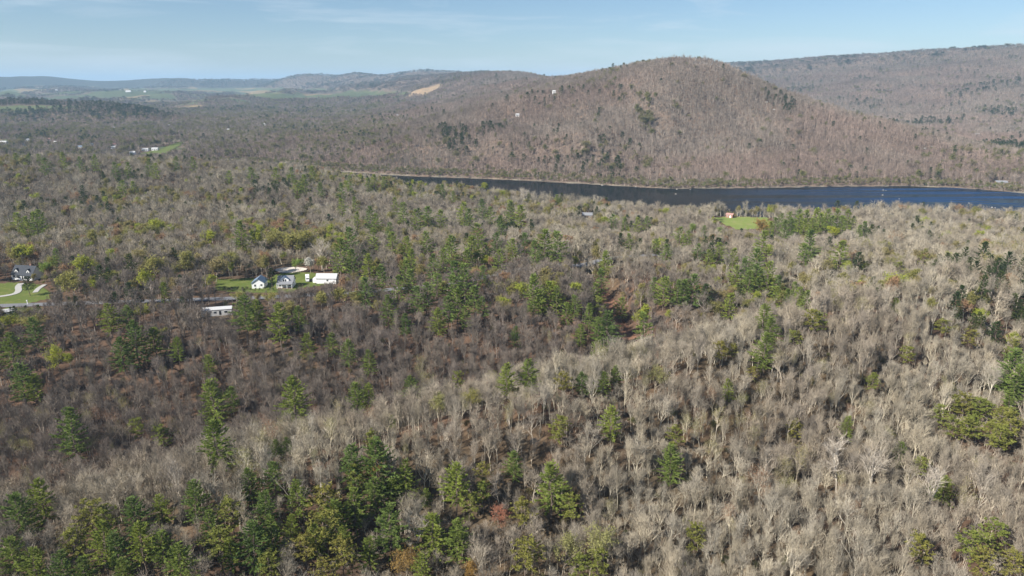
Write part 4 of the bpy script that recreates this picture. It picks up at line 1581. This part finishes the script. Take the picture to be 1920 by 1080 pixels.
def lerp3(a, b, t):
    return np.array(a)[None] * (1 - t[:, None]) + np.array(b)[None] * t[:, None]


GREY, TAN, PINK, BROWN = (.42, .395, .335), (.50, .45, .345), (.31, .265, .235), (.29, .245, .19)


def bark_tint(x, y, far):
    n = len(x)
    t = NR.random(n)
    c = lerp3(GREY, TAN, t)
    patch = sst(-.25, .35, fbm(x / 45, y / 45, 121, 3))
    c = c * (1 - .55 * patch[:, None]) + lerp3(BROWN, PINK, NR.random(n)) * .55 * patch[:, None]
    hollow = (sst(0, 26, y - 255 - .42 * np.clip(x, -400, 400)) * sst(470, 380, y) * sst(150, 60, x))[:, None]  # shade of the hollow put into the tint: trees there painted darker
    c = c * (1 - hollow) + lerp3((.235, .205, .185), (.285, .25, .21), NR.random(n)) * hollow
    if far:
        pk = sst(-.3, .4, fbm(x / 210, y / 210, 131, 3))
        f = lerp3((.345, .30, .26), (.345, .272, .235), pk)
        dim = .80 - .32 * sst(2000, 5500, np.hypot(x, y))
        stand = 1 + .30 * fbm(x / 95, y / 130, 201, 4) + .16 * fbm((x + .4 * y) / 30, (y - .4 * x) / 140, 205, 2)  # light and dark patches paint relief shading into the stands' tint
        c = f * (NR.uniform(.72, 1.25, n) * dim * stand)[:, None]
    else:
        c = c * NR.uniform(.62, 1.16, n)[:, None]
    return c


def scatter(name, label, coll, pos, rz, scl, idx, tint, leaf):
    me = bpy.data.meshes.new(name)
    n = len(pos)
    me.vertices.add(n)
    me.vertices.foreach_set('co', np.ascontiguousarray(pos, dtype=np.float32).ravel())
    for nm, typ, arr, key in (('rz', 'FLOAT_VECTOR', np.stack([NR.normal(0, .035, n), NR.normal(0, .035, n), rz], 1), 'vector'),
                              ('scl', 'FLOAT_VECTOR', scl, 'vector'), ('idx', 'INT', idx, 'value'),
                              ('tint', 'FLOAT_COLOR', np.concatenate([tint, np.ones((n, 1))], 1), 'color'),
                              ('leaf', 'FLOAT_COLOR', np.concatenate([leaf, np.ones((n, 1))], 1), 'color')):
        a = me.attributes.new(nm, typ, 'POINT')
        a.data.foreach_set(key, np.ascontiguousarray(arr, dtype=np.int32 if typ == 'INT' else np.float32).ravel())
    o = link(name, me)
    o['kind'] = 'stuff'
    o['label'] = label
    ng = bpy.data.node_groups.new(name, 'GeometryNodeTree')
    ng.interface.new_socket('Geometry', in_out='INPUT', socket_type='NodeSocketGeometry')
    ng.interface.new_socket('Geometry', in_out='OUTPUT', socket_type='NodeSocketGeometry')
    N, L = ng.nodes, ng.links
    gi, go = N.new('NodeGroupInput'), N.new('NodeGroupOutput')
    mp = N.new('GeometryNodeMeshToPoints')
    ip = N.new('GeometryNodeInstanceOnPoints')
    ci = N.new('GeometryNodeCollectionInfo')
    ci.inputs['Collection'].default_value = coll
    ci.inputs['Separate Children'].default_value = True
    ci.inputs['Reset Children'].default_value = True

    def named(nm, typ):
        q = N.new('GeometryNodeInputNamedAttribute')
        q.data_type = typ
        q.inputs['Name'].default_value = nm
        return q.outputs['Attribute']
    ip.inputs['Pick Instance'].default_value = True
    L.new(gi.outputs[0], mp.inputs['Mesh'])
    L.new(mp.outputs['Points'], ip.inputs['Points'])
    L.new(ci.outputs[0], ip.inputs['Instance'])
    L.new(named('idx', 'INT'), ip.inputs['Instance Index'])
    er = N.new('FunctionNodeEulerToRotation')
    L.new(named('rz', 'FLOAT_VECTOR'), er.inputs[0])
    L.new(er.outputs[0], ip.inputs['Rotation'])
    L.new(named('scl', 'FLOAT_VECTOR'), ip.inputs['Scale'])
    L.new(ip.outputs['Instances'], go.inputs[0])
    md = o.modifiers.new('scatter', 'NODES')
    md.node_group = ng
    return o


ONE = np.array(TREES)


def off_trees(x, y):
    """leave room for the trees built singly"""
    k = np.ones(len(x), bool)
    cell = {}
    for i, (tx, ty, tr, th) in enumerate(ONE):
        if th == 0:
            k &= (x - tx) ** 2 + (y - ty) ** 2 > 9.0
            continue
        # evergreens shade out what grows close by, above all downslope on the open side
        r0 = math.hypot(tx, ty)
        ux, uy = -tx / r0, -ty / r0
        a = np.clip((x - tx) * ux + (y - ty) * uy, 0, .3 * th)
        k &= (x - tx - a * ux) ** 2 + (y - ty - a * uy) ** 2 > (tr * .72 + .4) ** 2
    return k


def room(x, y, z, H, low=3.2):
    """younger, lower growth on the open side of conifers, yards and fields"""
    cap = np.full(len(x), 40.0)
    for tx, ty, tz, half in OPEN:
        r0 = math.hypot(tx, ty)
        ux, uy = -tx / r0, -ty / r0
        amax = min(70.0 if half < 4 else 150.0, 20.0 * r0 / (CAM_Z - tz))
        m = (np.abs(x - tx) < amax + 6) & (np.abs(y - ty) < amax + 6)
        if not m.any():
            continue
        i = np.nonzero(m)[0]
        dx, dy = x[i] - tx, y[i] - ty
        a = dx * ux + dy * uy
        w = np.abs(dx * uy - dy * ux)
        ok = (a > -1) & (a < amax) & (w < half)
        i, a = i[ok], a[ok]
        free = tz + a * (CAM_Z - tz) / r0 - z[i]
        cap[i] = np.minimum(cap[i], np.maximum(free, low))
    return np.minimum(H, cap * NR.uniform(.85, 1.1, len(x)))


def open_area(P, step, rise, half):
    P_ = np.array(P)
    X, Y = np.meshgrid(np.arange(P_[:, 0].min(), P_[:, 0].max(), step), np.arange(P_[:, 1].min(), P_[:, 1].max(), step))
    for a, b in zip(X.ravel(), Y.ravel()):
        if in_poly(np.array(a), np.array(b), P):
            OPEN.append((float(a), float(b), float(height(a, b)) + rise, half))


open_area(LAWN_A, 7, .8, 5.0)
open_area(LAWN_B, 7, 1.2, 5.0)
open_area(FIELD, 8, .5, 6.0)
open_area(BARN_FIELD, 30, .6, 22.0)
for u, v in ((10, 574), (40, 574), (70, 572), (440, 562), (500, 560)):
    a, b, _ = at(u, v)
    OPEN.append((a, b, float(height(a, b)) + 1.0, 5.0))
for u, v in ((420, 591),):
    a, b, _ = at(u, v)
    OPEN.append((a, b, float(height(a, b)) + 2.0, 4.0))
for a, b in TRAIL[2:6]:
    OPEN.append((a, b, float(height(a, b)) + 1.0, 6.0))

# near wood: full detail
x, y = jitter(-260, 330, 70, 345, 3.25)
z = height(x, y)
r = np.hypot(x, y)
b = np.degrees(np.arctan2(x, y))
u, v, dep = project(x, y, z + 14)
k = (dep > 30) & (u > -260) & (u < 2080) & (v < 1250) & (r < 345) & keep_mask(x, y) & off_trees(x, y)
x, y, z, u, v, dep = (q[k] for q in (x, y, z, u, v, dep))
ppl = NR.random(len(x)) > .10
x, y, z, u, v, dep = (q[ppl] for q in (x, y, z, u, v, dep))
Hh = np.clip(NR.normal(11.8, 2.7, len(x)), 6, 19)
young = NR.random(len(x)) < .22
Hh = np.where(young, NR.uniform(5, 9, len(x)), Hh)
Hh = room(x, y, z, Hh)
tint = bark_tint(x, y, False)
wide = NR.uniform(.62, 1.05, len(x)) * np.where(young, 1.15, 1.0)
u0, v0, _ = project(x, y, z + Hh * .8)
young = young | (Hh < 6)
vis = (u0 > 5) & (u0 < 1915) & (v0 > 200) & (v0 < 1072) & ~young & (np.sqrt(x * x + y * y) < 300)
order = np.argsort(np.where(vis, dep, 1e9))
solo = order[:295]
form_word = {'tall': 'straight-stemmed', 'fork': 'forked', 'broad': 'spreading'}
near_pines = [(o.location.x, o.location.y, o.name.split('.')[0]) for o in COL.objects if o.type == 'EMPTY' and o.name.startswith(('pine_tree', 'scrub_pine'))]
for i in solo:
    var = int(NR.integers(0, 8))
    tone = 'pale' if tint[i].mean() > .345 else ('brownish' if tint[i].mean() < .285 else 'grey')
    nb = [n for px, py, n in near_pines if (px - x[i]) ** 2 + (py - y[i]) ** 2 < 49]
    place = zone(float(x[i]), float(y[i]))
    mark = near_mark(float(x[i]), float(y[i]), 13.0)
    if mark:
        nb, place = [], mark
    crown_w = ' narrow' if wide[i] < .73 else (' wide-crowned' if wide[i] > .94 else '')
    beside = (' next to a ' + nb[0].replace('_tree', '').replace('_', ' ')) if nb else ''
    lab = '%s %s%s %s bare tree%s %s' % (size_word(Hh[i], 10, 13.5), tone, crown_w, form_word[FORMS[var]], beside, place)
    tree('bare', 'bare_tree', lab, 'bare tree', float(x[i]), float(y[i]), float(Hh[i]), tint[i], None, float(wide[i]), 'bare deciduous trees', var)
rest = np.ones(len(x), bool)
rest[solo] = False
x, y, z, Hh, tint, wide = (q[rest] for q in (x, y, z, Hh, tint, wide))
n = len(x)
s = Hh / 16
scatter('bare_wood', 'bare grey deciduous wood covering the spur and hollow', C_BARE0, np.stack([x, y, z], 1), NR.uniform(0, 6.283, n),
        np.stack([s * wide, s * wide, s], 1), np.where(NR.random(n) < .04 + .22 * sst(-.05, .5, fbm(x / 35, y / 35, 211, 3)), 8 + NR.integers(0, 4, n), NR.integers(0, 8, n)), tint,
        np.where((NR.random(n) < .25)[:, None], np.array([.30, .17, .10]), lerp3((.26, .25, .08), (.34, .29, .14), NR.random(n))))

# saplings and brush under the near wood
x, y = jitter(-260, 330, 70, 345, 3.1)
z = height(x, y)
u, v, dep = project(x, y, z + 3)
k = (dep > 30) & (u > -60) & (u < 1980) & (v < 1180) & (np.hypot(x, y) < 350) & keep_mask(x, y) & (NR.random(len(x)) < .35 + .6 * sst(-.3, .3, fbm(x / 25, y / 25, 171, 2)))
x, y, z = x[k], y[k], z[k]
n = len(x)
s = NR.uniform(.14, .34, n)
isleaf = NR.random(n) < .07
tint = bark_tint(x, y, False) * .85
leaf = lerp3((.11, .12, .04), (.19, .15, .07), NR.random(n))
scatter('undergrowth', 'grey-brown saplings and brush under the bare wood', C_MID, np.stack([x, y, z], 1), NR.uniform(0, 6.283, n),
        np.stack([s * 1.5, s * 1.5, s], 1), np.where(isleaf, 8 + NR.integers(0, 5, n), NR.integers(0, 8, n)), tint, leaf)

# middle wood: to the river
x, y = jitter(-820, 760, 200, 1240, 4.7)
r = np.hypot(x, y)
z = height(x, y)
u, v, dep = project(x, y, z + 12)
rs, bey = river_sd(x, y)
k = (r >= 345) & (u > -220) & (u < 2060) & ~bey & keep_mask(x, y) & off_trees(x, y) & seen(x, y, z)
x, y, z = x[k], y[k], z[k]
n = len(x)
Hh = np.clip(NR.normal(12.2, 2.6, n), 5, 19)
Hh = np.where(NR.random(n) < .2, NR.uniform(5, 9, n), Hh)
Hh = room(x, y, z, Hh)
kind = NR.random(n)
green = sst(-.05, .55, fbm(x / 75, y / 75, 141, 3)) * (.30 + .22 * sst(120, -150, x)) + .06 + .13 * sst(360, 420, y) * sst(640, 520, y) * sst(120, -60, x)
ever = sst(.18, .6, fbm(x / 60 + 4, y / 60, 145, 3)) * .20 + .010
isleaf = kind < green
isever = kind > 1 - ever
idx = np.where(isleaf, 8 + NR.integers(0, 5, n), np.where(isever, 13 + NR.integers(0, 4, n), NR.integers(0, 8, n)))
Hh = np.where(isleaf, Hh * .88, Hh)
unit = np.where(isleaf, 14.0, 16.0)
s = Hh / unit
wide = NR.uniform(.9, 1.3, n)
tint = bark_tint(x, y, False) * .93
tint = np.where(isever[:, None], lerp3((.05, .082, .03), (.085, .105, .03), NR.random(n)), tint)
leaf = lerp3((.24, .235, .065), (.30, .245, .11), NR.random(n))
leaf = np.where((NR.random(n) < .15)[:, None], np.array([.31, .34, .05]), leaf)
leaf = np.where((NR.random(n) < .14)[:, None], np.array([.33, .21, .12]), leaf)
scatter('mixed_wood', 'mixed bare and budding wood between the houses and the river', C_MID, np.stack([x, y, z], 1), NR.uniform(0, 6.283, n),
        np.stack([s * wide, s * wide, s], 1), idx, tint, leaf)


# the mountain and the land beyond the river: stands of evergreens and of early leaf
STANDS = []
for u, v, rx, ry, de, dl in ((845, 250, 34, 60, .22, 0), (865, 268, 26, 40, .25, 0), (930, 240, 30, 40, .25, 0), (1455, 185, 20, 30, .25, 0), (1480, 196, 20, 30, .2, 0), (1165, 178, 20, 40, .15, 0),
                             (1212, 178, 14, 30, 0, .3), (1203, 212, 16, 34, 0, .3), (1205, 232, 14, 24, 0, .3), (1270, 198, 12, 22, 0, .25), (1640, 195, 60, 80, .12, 0), (1740, 230, 90, 70, .3, 0), (1880, 275, 60, 60, .45, 0),
                             (700, 200, 120, 60, .1, .25), (600, 205, 110, 70, .15, .2), (110, 250, 60, 70, .1, .4), (230, 245, 60, 90, .05, .4), (60, 258, 40, 50, .35, .1), (168, 262, 22, 40, .5, .1)):
    sx, sy, _ = at(u, v, 8, 800)
    STANDS.append((sx, sy, rx, ry, de, dl))


def beyond(name, label, r0, r1, step, hm, ever_p, leaf_p, wmul):
    lim = math.tan(math.radians(39.5))
    x, y = jitter(-r1 * .66, r1 * .66, 600, r1, step)
    r = np.hypot(x, y)
    k = (r >= r0) & (r < r1) & (np.abs(x) < y * lim * 1.02)
    x, y = x[k], y[k]
    rs, bey = river_sd(x, y)
    z = height(x, y)
    k = bey & (rs < -4) & (far_cover(x, y, z) == 0)
    x, y, z = x[k], y[k], z[k]
    k = seen(x, y, z) & keep_mask(x, y)
    x, y, z = x[k], y[k], z[k]
    n = len(x)
    rs = river_sd(x, y)[0]
    Hh = np.clip(NR.normal(hm, hm * .18, n), 5, 30)
    bank = rs > -34
    kind = NR.random(n)
    e = ever_p * (.25 + 4.2 * sst(.12, .6, fbm(x / 150, y / 150, 151, 3)))
    wr = polydist(x, y, [q[:2] for q in WEST_RIDGE])[0]
    e = e + .42 * sst(620, 250, wr) * sst(18, 45, z)
    l = leaf_p * (.3 + 2.6 * sst(.05, .6, fbm(x / 180, y / 180, 155, 3))) + .45 * bank
    low = sst(55, 15, z) * sst(1050, 1300, y) * sst(300, -500, x)
    l = l + .12 * low
    for px, py, rx, ry, de, dl in STANDS:
        near = np.hypot((x - px) / rx, (y - py) / ry) < 1 + .5 * fbm(x / 40, y / 40, 191, 2)
        e = e + de * near
        l = l + dl * near
    isever = kind > 1 - e
    isleaf = kind < l
    Hh = np.where(bank, Hh * .55, Hh)
    Hh = room(x, y, z, Hh, 4.0)
    idx = np.where(isleaf, 8 + NR.integers(0, 4, n), np.where(isever, 12 + NR.integers(0, 4, n), NR.integers(0, 8, n)))
    s = Hh / np.where(isleaf, 14.0, 16.0)
    wide = NR.uniform(.9, 1.35, n) * wmul
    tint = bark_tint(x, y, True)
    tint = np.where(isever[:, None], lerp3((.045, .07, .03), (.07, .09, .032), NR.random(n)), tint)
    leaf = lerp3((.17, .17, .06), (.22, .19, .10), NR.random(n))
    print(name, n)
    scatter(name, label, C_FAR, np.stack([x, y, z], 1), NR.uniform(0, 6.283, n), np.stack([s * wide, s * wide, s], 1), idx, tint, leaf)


beyond('mountain_wood', 'leafless pinkish-grey wood on the mountain and its apron', 700, 2300, 6.0, 14.5, .014, .035, 1.0)
beyond('ridge_wood', 'leafless grey-violet wood on the far ridges', 2300, 4300, 10.0, 15.0, .035, .02, 1.45)
beyond('distant_wood', 'distant hazy woods of the valley and long ridges', 4300, 9500, 23.0, 17.0, .10, .02, 3.0)

# willowy scrub along both banks
x, y = jitter(-420, 1000, 560, 1320, 3.6)
rs, bey = river_sd(x, y)
k = (rs < 0.3) & (rs > np.where(bey, -36, -9)) & (NR.random(len(x)) < np.where(bey, .45 + .5 * sst(-.3, .4, fbm(x / 40, y / 40, 181, 3)), .5))
x, y = x[k], y[k]
z = height(x, y)
n = len(x)
s = NR.uniform(.16, .5, n)
kind = NR.random(n)
leaf = lerp3((.19, .185, .06), (.27, .23, .12), NR.random(n))
leaf = np.where((NR.random(n) < .25)[:, None], np.array([.16, .19, .06]), leaf)
scatter('bank_scrub', 'yellow-green willow scrub along the river banks', C_FAR, np.stack([x, y, z], 1), NR.uniform(0, 6.283, n),
        np.stack([s * 1.5, s * 1.5, s], 1), np.where(kind < .55, 8 + NR.integers(0, 4, n), NR.integers(0, 8, n)), bark_tint(x, y, True) * 1.15, leaf)

# ------------------------------------------------------------------ haze
hz = bpy.data.materials.new('haze')
hz.use_nodes = True
hn = hz.node_tree
hn.nodes.clear()
ho = hn.nodes.new('ShaderNodeOutputMaterial')
hv = hn.nodes.new('ShaderNodeVolumePrincipled')
hv.inputs['Color'].default_value = (0.51, 0.755, 1.0, 1)
hv.inputs['Density'].default_value = 6.8e-5
hv.inputs['Anisotropy'].default_value = 0.0
hn.links.new(hv.outputs['Volume'], ho.inputs['Volume'])
mb = MB()
mb.box(-35000, 35000, -35000, 35000, -12.0, 470.0)
o = link('haze', mb.mesh('haze', [hz]))
o['kind'] = 'stuff'
o['label'] = 'thin blue spring haze over the valley'
